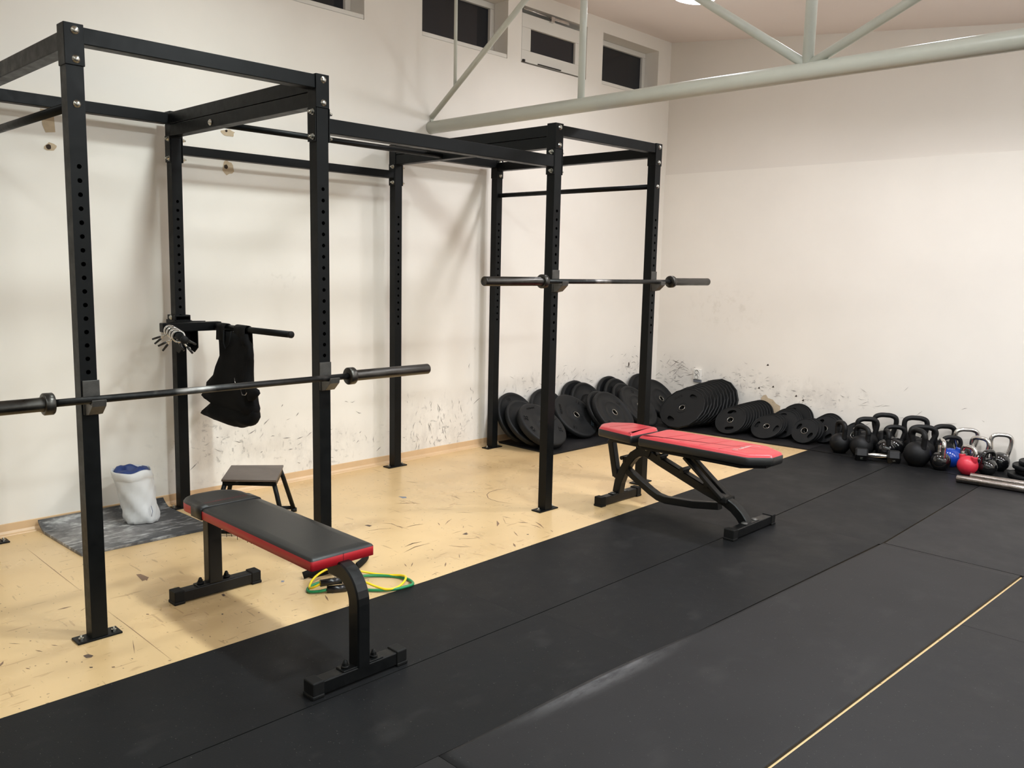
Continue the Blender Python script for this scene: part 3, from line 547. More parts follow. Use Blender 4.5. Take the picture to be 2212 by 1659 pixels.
for i in (1, 2):
    M().beam((XF-g_, YP[i], 2.220), (XB+g_, YP[i], 2.220), .058, .062, .003).build('cross_beam', rack, STEEL)
    q = M(); q.beam((XF-g_, YP[i], 2.155), (XB+g_, YP[i], 2.155), .058, .062, .003)
    lb = q.build('cross_beam', rack, STEEL)
    button((.62, YP[i]+(-.03 if i == 1 else .03), 2.150), (0, -1 if i == 1 else 1, 0), lb, .014)
for i, z in ((0, 1.985), (3, 1.989)): M().cyl((XF-.028, YP[i], z), (XB+.028, YP[i], z), .0165, n=18).build('pull_up_bar', rack, STEEL)
M().cyl((.62, YP[1]+.028, 2.147), (.62, YP[2]-.028, 2.147), .0165, n=18).build('pull_up_bar', rack, STEEL)
# barbell hooks
def hook(y, z, lab):
    """z = height of the resting surface"""
    t = thing('barbell_hook', (XF+.0295, y, z), lab, 'barbell hook', 'barbell hooks on the front posts')
    x = XF+.0295
    M().box(x+.0008, x+.0065, y-.029, y+.031, z-.045, z+.082, .0015).build('back_plate', t, CUPST)
    q = M(); q.prism([(x+.0065, z-.047), (x+.04, z-.040), (x+.078, z-.006), (x+.084, z+.016), (x+.078, z+.018), (x+.072, z), (x+.0065, z)], y-.024, y+.026, 1, .0015); q.build('cradle', t, CUPST)
    M().box(x+.0065, x+.070, y-.026, y+.028, z-.0005, z+.0025, .001).build('lip_plate', t, CUPST)
    M().cyl((x-.066, y, z+.06), (x-.0595, y, z+.06), .007, n=12).build('pin', t, CUPST)
# barbells
def barbell(x, y0, z, label, y1=None, group=None, ax='y', s=1.2472, sl=.4764):
    t = thing('barbell', (x, y0+s/2, z), label, 'barbell', group)
    m = ML(); m.cyl((0, -s/2-.05, 0), (0, s/2+.05, 0), .0138, n=28); m.build('shaft', t, SHAFT)
    for k in (-1, 1):
        a = k*s/2; q = ML(); u, v_, d = X_, Z_*(-k), Y_*k
        u, v_, d = frame_of(V((0, k, 0)))
        q.lathe([(.0155, -.002), (.037, -.002), (.0395, .001), (.0395, .029), (.037, .032), (.0275, .032)], 40, (0, a, 0), u, v_, d).build('collar', t, BARST)
        q = ML(); q.lathe([(.0272, .031), (.0262, .036), (.0252, .045), (.0252, sl-.003), (.0235, sl), (.018, sl), (.017, sl-.002), (0, sl-.002)], 40, (0, a, 0), u, v_, d).build('sleeve', t, BARST)
    return t
H1, H2 = .9215, 1.3545
hook(YP[0]+.003, H1, 'worn black hook on the nearest left post holding the front barbell'); hook(YP[1], H1, 'black hook on the second front post holding the right side of the lower barbell')
hook(YP[2], H2, 'black hook on the third front post holding the left side of the high barbell'); hook(YP[3], H2+.001, 'black hook on the far right front post holding the high barbell')
barbell(XF+.0295+.052, 1.4440, H1+.0165, 'empty barbell racked at waist height on the two nearest posts')
barbell(XF+.0295+.046, 4.0270, H2+.0175, 'empty barbell racked at shoulder height across the two far posts')
# ---------------------------------------------------------------- dip handles on the second rear post
zd = 1.072
t = thing('dip_station', (.2, 2.6, zd), 'black clamp-on dip handles fixed to the second wall-side post', 'dip station')
q = M(); q.box(.06, .158, 2.56, 2.652, 1.108, 1.136, .002); q.box(.145, .158, 2.566, 2.648, .95, 1.13, .002); q.build('post_clamp', t, STEEL)
q = M()
for y in (2.5595, 2.6495): q.prism([(.05, 1.108), (.05, 1.06), (.165, .935), (.20, .925), (.245, .955), (.245, 1.09), (.16, 1.108)], y-.003, y+.003, 1)
q.build('gusset', t, STEEL)
M().beam((.222, 2.452, zd+.002), (.222, 2.795, zd+.002), .05, .05, .004).build('crossbar', t, STEEL)
q = M(); q.prism([(.15, 2.57), (.2, 2.5), (.2, 2.72), (.15, 2.645)], zd+.026, zd+.031, 2); q.build('stiffener_plate', t, STEEL)
RH = (V((.235, 2.76, zd)), V((.945, 2.823, zd))); LH = (V((.235, 2.478, zd)), V((.955, 2.247, zd)))
for A_, B_ in (RH, LH):
    ho = M().cyl(A_, B_, .0175, n=22).build('dip_handle', t, STEEL); d = (B_-A_).normalized(); M().lathe([(.0178, 0), (.0185, .002), (.0185, .012), (.014, .016), (0, .017)], 20, B_-d*.002, *frame_of(d)).build('end_cap', ho, RUBCAP)
button((.11, 2.5585, 1.122), (0, -1, 0), t); button((.11, 2.6535, 1.122), (0, 1, 0), t)
# spring collars threaded on the left handle
d = (LH[1]-LH[0]).normalized(); su, uu, _ = frame_of(d)
def collar(s_, rot, lab):
    c = LH[0]+d*s_+uu*(-.0022); t = thing('spring_collar', c, lab, 'barbell collar', 'chrome spring collars on the left dip handle')
    R_ = .0265; pts = []; turns = 3-.27
    for i in range(73):
        a = rot+2*PI*turns*i/72; pts.append(c+su*(R_*math.cos(a))+uu*(R_*math.sin(a))+d*(.036*i/72-.018))
    M().sweep(pts, .0064, 8).build('coil', t, CHROME)
    for a, e_, sg in ((rot, -.018, -1), (rot+2*PI*turns, .018, 1)):
        out = (su*math.cos(a)+uu*math.sin(a)); p0 = c+out*R_+d*e_; bend = d*(.018*sg)
        p1 = p0+out*.022; p2 = p0+out*.046+bend*.5; p3 = p0+out*.078+bend
        h_ = M().sweep([p0, p1, p2], .0042, 8).build('lever', t, CHROME); M().sweep([p1*.4+p2*.6, p2, p3], [.006, .0085, .006], 10, ry=[.005, .006, .005]).build('lever_grip', h_, GRIP)
for s_, rot, lab in ((.17, -.75, 'chrome spring collar on the left dip handle, closest to the post'), (.29, -.35, 'second chrome spring collar from the post on the left dip handle'), (.41, -.95, 'third chrome spring collar from the post on the left dip handle'), (.52, -.5, 'outermost chrome spring collar on the left dip handle')): collar(s_, rot, lab)
# weighted vest hanging from the right handle
yv = 2.778
vt = thing('training_vest', (.43, yv, zd), 'black nylon vest hanging by its straps from the right dip handle', 'vest')
def loft(rows, y0, seed, name, par, mt, n=22, amp=.006, dark=None):
    """rows = (z, xl, xr, depth)"""
    m = M(); rs = []; rnd = random.Random(seed); ph = [rnd.uniform(0, 6.28) for _ in range(8)]
    for z, a, b, dp in rows:
        cx, hw = (a+b)/2, (b-a)/2; r = []
        for i in range(n):
            th = 2*PI*i/n; c_, s_ = math.cos(th), math.sin(th); ex = .62
            px = cx+hw*math.copysign(abs(c_)**ex, c_); py = y0+dp*math.copysign(abs(s_)**.8, s_)
            k = amp*(math.sin(px*38+z*30+ph[0])+.7*math.sin(px*70-z*44+ph[1])+.5*math.sin(z*90+ph[2]+px*20)); r.append(m.v((px, py+k*(1 if s_ < 0 else .6), z+k*.4)))
        rs.append(r)
    for a, b in zip(rs, rs[1:]): m.bridge(a, b)
    m.face(rs[0]); m.face(list(reversed(rs[-1]))); return m.build(name, par, mt)
loft([(1.052, .275, .585, .02), (1.02, .275, .592, .03), (.985, .278, .606, .034), (.938, .262, .624, .036), (.90, .252, .612, .038), (.84, .222, .606, .045), (.79, .19, .604, .05), (.74, .125, .612, .058), (.70, .10, .625, .06), (.655, .055, .655, .06), (.635, .08, .662, .055), (.62, .14, .658, .05), (.60, .15, .645, .03)], yv, 3, 'vest_body', vt, FABRIC)
loft([(.635, .16, .655, .04), (.61, .132, .657, .052), (.585, .095, .652, .06), (.562, .055, .635, .064), (.548, .046, .615, .062), (.536, .07, .588, .052), (.525, .145, .55, .04), (.515, .31, .51, .018)], yv+.004, 5, 'vest_pouch', vt, FABRIC)
loft([(.765, .615, .66, .014), (.752, .60, .712, .018), (.735, .595, .722, .018), (.712, .60, .695, .016), (.69, .61, .66, .012)], yv-.02, 9, 'side_flap', vt, FABRIC, amp=.003)
def strap(x0, x1, wd, zl, zr):
    hx = (x0+x1)/2; k = (hx-RH[0].x)/(RH[1].x-RH[0].x); yc_ = RH[0].y+(RH[1].y-RH[0].y)*k; m = M(); r = .0205; P = [(yc_-r-.003, zl)]
    P += [(yc_-r*math.cos(PI*i/10), zd+r*math.sin(PI*i/10)) for i in range(11)]; P += [(yc_+r+.003, zr)]
    a = [m.v((x0, p[0], p[1])) for p in P]; b = [m.v((x1, p[0], p[1])) for p in P]
    a2 = [m.v((x0, yc_+(p[0]-yc_)*1.22, p[1]+(.004 if p[1] > zd else 0))) for p in P]; b2 = [m.v((x1, yc_+(p[0]-yc_)*1.22, p[1]+(.004 if p[1] > zd else 0))) for p in P]
    for i in range(len(P)-1): m.face([a[i], a[i+1], b[i+1], b[i]], True); m.face([a2[i], b2[i], b2[i+1], a2[i+1]], True); m.face([a[i], a2[i], a2[i+1], a[i+1]]); m.face([b[i], b[i+1], b2[i+1], b2[i]])
    m.face([a[0], b[0], b2[0], a2[0]]); m.face([a[-1], a2[-1], b2[-1], b[-1]])
    m.build('shoulder_strap', vt, FABRIC2)
strap(.283, .372, .09, 1.0, 1.0); strap(.455, .572, .1, .98, .98)
M().sweep([(.375, yv-.036, 1.06), (.385, yv-.045, .99), (.42, yv-.05, .955), (.45, yv-.045, .985), (.462, yv-.036, 1.06)], .005, 8, ry=.002).build('webbing_loop', vt, FABRIC2)
for (ax_, az_), (bx_, bz_), (cx_, cz_) in (((.535, .807), (.551, .79), (.575, .774)), ((.602, .752), (.63, .728), (.668, .736))):
    q = M(); P = [(ax_, yv-.062, az_), (bx_-.004, yv-.065, bz_-.006), (cx_-.006, yv-.066, cz_-.01), (cx_+.006, yv-.065, cz_+.004)]
    q.sweep(P, .0018, 6); q.build('buckle', vt, CHROME)
# ---------------------------------------------------------------- flat bench
bt = thing('flat_bench', (2.0, 2.11, 0), 'flat black bench with red side edges in the foreground', 'bench')
def foot(x, y0, y1, z0, par, w_=.052, h_=.048, cap=.045):
    f = M().box(x-w_/2, x+w_/2, y0+cap*.6, y1-cap*.6, z0+.006, z0+.006+h_, .004).build('foot_bar', par, BENCHST)
    for a, b in ((y0, y0+cap), (y1-cap, y1)):
        q = M(); q.box(x-w_/2-.004, x+w_/2+.004, a, b, z0+.012, z0+h_+.011, .004); q.box(x-w_/2-.006, x+w_/2+.006, a-.003 if a == y0 else a, b if a == y0 else b+.003, z0, z0+.014, .004)
        q.build('end_cap', f, RUBCAP)
    return f
yb = 2.112
f1 = foot(1.462, 1.925, 2.325, 0, bt); f2 = foot(2.548, 1.905, 2.300, .010, bt)
q = M(); q.beam((1.463, yb, .055), (1.463, yb, .398), .062, .052, .005, up=X_); l1 = q.build('leg', bt, BENCHST)
P = [(2.548, .062), (2.548, .20), (2.548, .285)]+[(2.448+.10*math.cos(a), .285+.10*math.sin(a)) for a in [PI/2*i/8 for i in range(1, 8)]]+[(2.43, .384), (2.395, .384)]
q = M(); q.sweep([(a, yb, z) for a, z in P], .030, ry=.026, square=True, up=Y_); l2 = q.build('leg', bt, BENCHST)
q = M(); q.beam((1.44, yb, .380), (2.42, yb, .384), .05, .03, .004); q.build('pad_rail', bt, BENCHST)
for x, fo, z in ((1.462, f1, .054), (2.548, f2, .064)):
    M().box(x-.024, x+.024, yb-.082, yb+.086, z-.001, z+.005, .002).build('foot_plate', fo, BENCHST)
    for s_ in (-1, 1):
        q = M(); q.cyl((x, yb+s_*.06, z+.005), (x, yb+s_*.06, z+.013), .0145, n=16); q.cyl((x, yb+s_*.06, z+.013), (x, yb+s_*.06, z+.022), .011, n=6, smooth=False); q.lathe([(.008, .022), (.006, .031), (0, .034)], 12, (x, yb+s_*.06, z)); q.build('acorn_bolt', fo, RUBCAP)
# pad: rounded head end at x 1.43, square end at x 2.455
px0, px1, hy, pz0, pz1 = 1.400, 2.456, .132, .400, .446
def pad_outline(inset=0, x0=px0, x1=px1, hy=hy, rr=.105, yc=yb):
    i = inset; P = []; r = rr-i*.6
    for k in range(0, 9): a = PI+PI/2*k/8; P.append((x0+i+r+r*math.cos(a), yc-hy+i+r*.9+r*.9*math.sin(a)))
    for k in range(0, 4): a = -PI/2+PI/2*k/3; P.append((x1-i-.008+.008*math.cos(a), yc-hy+i+.008+.008*math.sin(a)))
    for k in range(0, 4): a = PI/2*k/3; P.append((x1-i-.008+.008*math.cos(a), yc+hy-i-.008+.008*math.sin(a)))
    for k in range(0, 9): a = PI/2+PI/2*k/8; P.append((x0+i+r+r*math.cos(a), yc+hy-i-r*.9+r*.9*math.sin(a)))
    return P
def shell(m, rows, outline, capmat=None, sidemats=None):
    """rows = (inset, z); side faces then top"""
    rs = [[m.v((x, y, z)) for x, y in outline(i)] for i, z in rows]
    for k, (a, b) in enumerate(zip(rs, rs[1:])):
        if sidemats: m.use(sidemats[k])
        m.bridge(a, b)
    if capmat: m.use(capmat)
    m.face(rs[-1]); return rs
m = M(); rs = shell(m, [(.012, pz0), (0, pz0+.004), (0, pz1-.008), (.004, pz1-.002), (.012, pz1+.001), (.04, pz1+.004)], pad_outline, VINYL, [REDV, REDV, VINYL, VINYL, VINYL])
m.use(VINYL).face(list(reversed(rs[0])))
po = m.build('pad', bt)
hx1 = 1.648                                                          # black slip cover over the head end, leaving the tip red
def cover_outline(i):
    P = [p for p in pad_outline(i-.0035)]; return [(min(max(x, 1.556), hx1), y) for x, y in P]
m = M(); shell(m, [(.02, pz0-.003), (0, pz0), (0, pz1-.006), (.005, pz1+.002), (.014, pz1+.0045), (.035, pz1+.008)], cover_outline, VINYL); m.build('head_cover', po, VINYL)
m = M(); m.poly([(1.60, yb-.092, pz1+.0088), (1.605, yb-.092, pz1+.0088), (1.605, yb+.098, pz1+.0088), (1.60, yb+.098, pz1+.0088)])
rnd = random.Random(4); y = yb-.094
m2 = M()
while y < yb+.098:
    l = rnd.uniform(.004, .009); m2.poly([(1.590, y, pz1+.009), (1.604, y, pz1+.009), (1.604, y+l*.55, pz1+.009), (1.590, y+l*.35, pz1+.009)]); y += l+.0025
m2.build('printed_line', po, REDPRINT); m.b.free()
m = M(); m.box(2.4561, 2.4566, yb-.002, yb-.0005, pz0+.006, pz1-.004); m.build('corner_seam', po, STITCH)
rnd = random.Random(8)
for k in range(9):
    m = M()
    x = 1.72+.03*k+rnd.uniform(-.01, .01); y = yb-.11+rnd.uniform(0, .03); m.sweep([(x, y, .402), (x+.004, y, .39-rnd.random()*.008), (x-.003+rnd.random()*.008, y+.003, .374-rnd.random()*.012)], .0012, 5); m.build('frayed_thread', po, FABRIC2)
# ---------------------------------------------------------------- adjustable bench
at_ = thing('adjustable_bench', (2.2, 4.66, 0), 'adjustable bench with red padded seat and backrest by the far posts', 'bench')
ya = 4.655
f1 = foot(1.748, 4.455, 4.868, 0, at_, .05, .05); f2 = foot(2.648, 4.452, 4.925, .010, at_, .054, .05)
for x, fo, z, y in ((1.75, f1, .056, ya+.0), (2.648, f2, .066, ya+.02)):
    M().box(x-.022, x+.022, y-.075, y+.075, z-.001, z+.004, .002).build('foot_plate', fo, BENCHST)
    for s_ in (-1, 1): M().lathe([(.019, .004), (.019, .007), (.012, .011), (0, .013)], 14, (x, y+s_*.055, z)).build('bolt', fo, CUPST)
P = [(1.750, .06), (1.762, .13), (1.79, .20), (1.825, .262), (1.86, .31), (1.90, .338), (1.945, .348), (1.99, .338), (2.05, .312), (2.20, .238), (2.35, .165), (2.47, .148+.0), (2.53, .128), (2.585, .100), (2.62, .078), (2.64, .062)]
P = [(1.750, .06), (1.762, .13), (1.79, .20), (1.825, .262), (1.865, .315), (1.905, .343), (1.95, .350), (2.0, .338), (2.06, .314), (2.21, .262), (2.37, .207), (2.45, .183), (2.515, .160), (2.565, .135), (2.605, .103), (2.632, .070), (2.645, .04)]
M().sweep([(x, ya, z) for x, z in P], .027, ry=.028, square=True, up=Y_).build('main_frame', at_, BENCHST)
P = [(1.815, .215), (1.90, .168), (2.0, .115), (2.055, .092), (2.11, .084), (2.30, .098), (2.47, .125)]
M().sweep([(x, ya, z) for x, z in P], .021, ry=.023, square=True, up=Y_).build('lower_brace', at_, BENCHST)
M().beam((1.685, ya, .385), (1.735, ya, .158), .04, .045, .004, up=Y_).build('seat_post', at_, BENCHST); M().beam((1.725, ya, .172), (1.785, ya, .150), .044, .03, .004, up=Y_).build('seat_post_foot', at_, BENCHST)
M().beam((1.68, ya, .392), (1.965, ya, .392), .05, .035, .004).build('seat_rail', at_, BENCHST)
M().beam((2.0, ya, .388), (2.60, ya, .388), .05, .035, .004).build('backrest_rail', at_, BENCHST)
q = M()
for s_ in (1, -1): h_ = M().prism([(1.92, .33), (1.99, .33), (2.02, .41), (1.95, .43), (1.91, .40)], ya+s_*.032-.003, ya+s_*.032+.003, 1).build('hinge_bracket', at_, BENCHST)
for z in (.40, .375): button((1.975, ya-.035, z), (0, -1, 0), h_, .009)
for s_ in (-1, 1): M().beam((2.245, ya+s_*.034, .375), (2.505, ya+s_*.034, .178), .018, .042, .003, up=Y_).build('support_strut', at_, BENCHST)
M().box(2.485, 2.535, ya-.05, ya+.05, .158, .188, .006).build('strut_stop', at_, RUBCAP)
for x, z in ((2.065, .343), (2.225, .290), (2.388, .238)):
    q = M(); q.box(x-.014, x+.016, ya-.03, ya+.03, z-.02, z+.006, .003); q.cyl((x+.004, ya-.042, z+.006), (x+.004, ya+.042, z+.006), .013, n=8, smooth=False); q.build('catch_lug', at_, BENCHST)
q = M(); q.box(1.795, 1.82, ya-.03, ya+.03, .262, .30, .004); q.cyl((1.792, ya-.038, .29), (1.792, ya+.038, .29), .013, n=8, smooth=False); q.build('catch_lug', at_, BENCHST)
def hexpad(name, outline, z0, z1, par, board=None):
    cx = sum(p[0] for p in outline)/len(outline); cy = sum(p[1] for p in outline)/len(outline)
    # densify and round corners
    def ring_(ins):
        P = []
        n = len(outline)
        for i in range(n):
            a, b, c = V(outline[i-1]+(0,)), V(outline[i]+(0,)), V(outline[(i+1) % n]+(0,)); u = (a-b).normalized(); w_ = (c-b).normalized(); r = .018
            s_, e_ = b+u*r, b+w_*r
            for k in range(5): t_ = k/4; q = s_*(1-t_)**2+b*2*t_*(1-t_)+e_*t_**2; P.append(q)
        out = []
        for i, q in enumerate(P):
            tn = (P[(i+1) % len(P)]-P[i-1]).normalized(); nn = V((-tn.y, tn.x, 0)); out.append((q.x+nn.x*ins, q.y+nn.y*ins))
        return out
    m = M(); rs = shell(m, [(.03, z0), (.004, z0+.004), (0, z0+.012), (0, z1-.018), (.004, z1-.013), (.006, z1-.012), (.009, z1-.004), (.020, z1+.001), (.034, z1+.0035)], ring_, REDTOP, [VINYL, VINYL, VINYL, VINYL, REDTOP, REDTOP, REDTOP, REDTOP])
    m.use(VINYL).face(list(reversed(rs[0]))); return m.build(name, par)
zt = .482
so = hexpad('seat_pad', [(1.675, 4.525), (1.955, 4.483), (1.965, 4.745), (1.93, 4.80), (1.74, 4.812), (1.625, 4.71), (1.618, 4.62)], zt-.062, zt, at_)
bo = hexpad('backrest_pad', [(2.005, 4.480), (2.70, 4.500), (2.80, 4.605), (2.798, 4.73), (2.665, 4.825), (2.02, 4.812), (1.995, 4.78)], zt-.064, zt, at_)
M().prism([(2.02, 4.50), (2.66, 4.52), (2.755, 4.62), (2.75, 4.72), (2.65, 4.80), (2.03, 4.79)], zt-.082, zt-.063, 2, .004).build('backrest_board', bo, RUBCAP)
for k in range(1, 5): x = 2.05+.125*k; M().sweep([(x-.03, 4.52, zt+.0035), (x, 4.65, zt+.0040), (x+.03, 4.78, zt+.0035)], .0016, 6, ry=.0008).build('quilting_seam', bo, REDSEAM)
for k in (0, 1): x = 1.76+.09*k; M().sweep([(x-.025, 4.56, zt+.0035), (x, 4.65, zt+.0040), (x+.025, 4.74, zt+.0035)], .0016, 6, ry=.0008).build('quilting_seam', so, REDSEAM)
# silver script logo near the head of the backrest, read from the far end
m = M(); zl = zt+.0056
base = [(2.615, 4.565), (2.598, 4.545), (2.582, 4.552), (2.585, 4.578), (2.602, 4.585)]
m.sweep([(x, y, zl) for x, y in base], [.001, .0028, .0032, .0026, .001], 6, ry=.0008)
yy_ = 4.592
for k in range(9):
    x = 2.603+.004*math.sin(k*1.7); h1 = .018+(.012 if k in (3, 6) else 0)
    m.sweep([(x+h1*.4, yy_, zl), (x-h1*.5, yy_+.004, zl), (x-h1*.4, yy_+.010, zl), (x+h1*.4, yy_+.009, zl), (x+h1*.45, yy_+.015, zl)], [.0008, .002, .0014, .002, .0008], 6, ry=.0007); yy_ += .0145
m.sweep([(2.612, 4.72, zl), (2.632, 4.735, zl), (2.655, 4.738, zl)], [.001, .002, .0006], 6, ry=.0007)
m.build('script_logo', bo, SILVER)
# ---------------------------------------------------------------- step stool
zs_ = .292
cn = [(.687+.018, 2.53+.008), (.423+.018, 2.732), (.615+.012, 2.957), (.893+.01, 2.752)]      # near-left, far-left, far-right, near-right
st = thing('plyo_step', (.655, 2.745, 0), 'low metal step with dark brown top near the left wall behind the flat bench', 'step')
cx, cy = sum(p[0] for p in cn)/4, sum(p[1] for p in cn)/4
def ins(p, k): return (cx+(p[0]-cx)*k, cy+(p[1]-cy)*k)
m = M(); m.prism([ins(p, 1) for p in cn], zs_-.012, zs_, 2, .002); m.build('step_top', st, BROWN)
m = M()
T4 = [ins(p, .90) for p in cn]; B4 = [ins(p, 1.34) for p in cn]
m.sweep([(p[0], p[1], zs_-.026) for p in T4], .0135, square=True, closed=True).build('top_frame', st, STEEL)
for a, b in zip(T4, B4): M().sweep([(a[0], a[1], zs_-.03), ((a[0]*.8+b[0]*.2), (a[1]*.8+b[1]*.2), zs_-.075), (b[0], b[1], .012)], .0125, 12).build('leg', st, STEEL)
for p in B4: M().cyl((p[0], p[1], 0), (p[0], p[1], .02), .017, n=14).build('rubber_foot', st, RUBCAP)
for i, j in ((0, 3), (1, 2)): M().cyl((B4[i][0], B4[i][1], .022), (B4[j][0], B4[j][1], .022), .011, n=12).build('floor_bar', st, STEEL)
# ---------------------------------------------------------------- white bag on the chalk mat
bg = thing('chalk_bag', (.262, 2.295, .014), 'crumpled white bag with a navy lining standing on the chalk-dusted mat', 'bag')
m = M(); n = 44; rnd = random.Random(2); rs = []; H = .285
rows = [(0, .070), (.004, .086), (.02, .090), (.04, .092), (.06, .090), (.08, .089), (.10, .090), (.125, .091), (.15, .093), (.17, .094), (.19, .096), (.215, .098), (.235, .100), (.245, .101), (.248, .104), (.275, .103), (H, .100), (H+.003, .098), (H-.004, .095), (.25, .093), (.2, .088)]
for k, (z, r) in enumerate(rows):
    rr = []
    for i in range(n):
        a = 2*PI*i/n; kk = .0035*math.sin(5*a+z*40)+.003*math.sin(9*a-z*75+1)+.004*math.sin(3*a+z*22)*(1-z/H)+.0035*math.sin(13*a+z*110)*(z < .12)+.0025*abs(math.sin(7*a+z*60))-.002*abs(math.sin(11*a-z*95))
        if z > .2: kk *= .6
        rr.append(m.v((.262+(r+kk)*math.cos(a)-.045*z/H, 2.295+(r+kk)*math.sin(a)-.032*z/H, .0145+z+(.005*math.sin(3*a+1)+.004*math.sin(5*a) if z > .24 else 0))))
    rs.append(rr)
m.face(list(reversed(rs[0])))
for a, b in zip(rs, rs[1:]): m.bridge(a, b)
wb = m.build('bag_wall', bg, PAPER)
m = M(); rs = []
for k, (z, r) in enumerate([(.262, .0915), (.276, .090), (.292, .080), (.299, .060), (.29, .045), (.2, .04)]):
    rs.append([m.v((.217+(r)*math.cos(2*PI*i/n), 2.263+(r)*math.sin(2*PI*i/n), .0145+z+(.008*math.sin(2*PI*i/n*2+.6)+.005*math.sin(5*2*PI*i/n) if z > .27 else 0))) for i in range(n)])
for a, b in zip(rs, rs[1:]): m.bridge(a, b)
m.build('navy_lining', bg, BLUEP)
m = M(); m.sweep([(.352, 2.306, .115), (.356, 2.312, .085), (.353, 2.306, .055)], [.002, .004, .001], 6, ry=.001); m.build('blue_tear', bg, BLUEP)
# small white scrap at the skirting
m = M(); rnd = random.Random(6); bmesh.ops.create_icosphere(m.b, subdivisions=2, radius=.016)
for v in m.b.verts: v.co *= rnd.uniform(.6, 1.25); v.co.z *= .45; v.co.z += .008
o = m.build('paper_scrap', None, PAPER, origin=(0, 0, 0)); o.location = (.06, 2.985, 0); tag(o, 'tiny white crumpled scrap on the floor at the wall behind the brown step', 'paper scrap')
# ---------------------------------------------------------------- resistance tubes and strap
def cr(P, n=6, closed=False):
    P = [V(p) for p in P]; out = []; m_ = len(P)
    for i in range(m_-1):
        a, b, c, d_ = P[max(i-1, 0)], P[i], P[i+1], P[min(i+2, m_-1)]
        for k in range(n): t_ = k/n; out.append(.5*((2*b)+(c-a)*t_+(2*a-5*b+4*c-d_)*t_*t_+(3*b-a-3*c+d_)*t_**3))
    out.append(P[-1]); return out
yt = thing('resistance_tube', (1.80, 2.60, 0), 'yellow resistance tube looped on the floor under the bench end', 'resistance band')
M().sweep(cr([(1.757, 2.652, .034), (1.72, 2.622, .05), (1.654, 2.588, .045), (1.642, 2.545, .034), (1.664, 2.49, .024), (1.70, 2.448, .016), (1.735, 2.425, .018), (1.770, 2.425, .032), (1.788, 2.452, .048)]), .0052, 10).build('tube', yt, YEL)
M().sweep(cr([(1.748, 2.672, .034), (1.735, 2.70, .026), (1.778, 2.748, .014), (1.835, 2.792, .012), (1.895, 2.815, .022), (1.945, 2.80, .030), (1.985, 2.752, .028), (2.0, 2.70, .022), (1.975, 2.665, .018), (1.925, 2.645, .022), (1.885, 2.63, .03), (1.864, 2.618, .034)]), .0052, 10).build('tube', yt, YEL)
M().sweep([(1.785, 2.447, .048), (1.80, 2.49, .049), (1.822, 2.535, .050)], .0155, 16).build('foam_grip', yt, GRIP)
M().sweep([(1.806, 2.560, .050), (1.832, 2.585, .046), (1.862, 2.617, .034)], .0155, 16).build('foam_grip', yt, GRIP)
M().sweep(cr([(1.728, 2.56, .03), (1.715, 2.59, .055), (1.735, 2.615, .062), (1.755, 2.60, .045), (1.762, 2.57, .024)]), .0028, 8).build('clip_ring', yt, CHROME)
M().lathe([(.006, 0), (.0115, 0), (.0115, .004), (.006, .004)], 16, (1.864, 2.619, .034), *frame_of(V((.03, .032, 0))), closed=True).build('grip_eyelet', yt, HUB)
gt = thing('resistance_tube', (1.83, 2.60, 0), 'green resistance tube lying beneath the yellow one, touching the black mat', 'resistance band')
M().sweep(cr([(1.735, 2.545, .0085), (1.704, 2.528, .0085), (1.69, 2.497, .0085), (1.70, 2.452, .0085), (1.725, 2.420, .0085), (1.755, 2.416, .0085), (1.785, 2.447, .012), (1.800, 2.478, .016)]), .0068, 10).build('tube', gt, GRN)
M().sweep(cr([(1.775, 2.672, .02), (1.775, 2.715, .012), (1.80, 2.757, .0085), (1.855, 2.803, .0085), (1.92, 2.826, .0085), (1.965, 2.82, .0085), (2.0, 2.795, .014), (2.012, 2.755, .0185), (2.005, 2.70, .0185), (1.975, 2.672, .012), (1.922, 2.625, .0085), (1.865, 2.586, .0085), (1.842, 2.56, .012), (1.835, 2.548, .016)]), .0068, 10).build('tube', gt, GRN)
M().sweep([(1.795, 2.475, .016), (1.815, 2.505, .016), (1.838, 2.55, .016)], .0155, 16).build('foam_grip', gt, GRIP)
M().sweep([(1.762, 2.585, .018), (1.776, 2.63, .018), (1.776, 2.675, .018)], .0155, 16).build('foam_grip', gt, GRIP)
skt = thing('ankle_strap', (1.62, 2.66, 0), 'black webbing strap bundled on the floor beside the second front post', 'strap')
def band_(P, w_, th, name, mt=FABRIC2): M().sweep(cr(P), th, 8, ry=w_, up=Z_).build(name, skt, mt)
band_([(1.60, 2.70, .02), (1.55, 2.755, .024), (1.525, 2.82, .03), (1.545, 2.865, .032), (1.59, 2.845, .03), (1.63, 2.79, .026), (1.66, 2.73, .022)], .020, .006, 'strap_loop')
band_([(1.585, 2.485, .018), (1.60, 2.52, .028), (1.61, 2.57, .034), (1.625, 2.60, .03), (1.655, 2.645, .02)], .018, .009, 'padded_cuff')
band_([(1.675, 2.66, .016), (1.645, 2.69, .014), (1.65, 2.73, .014)], .014, .012, 'padded_cuff')
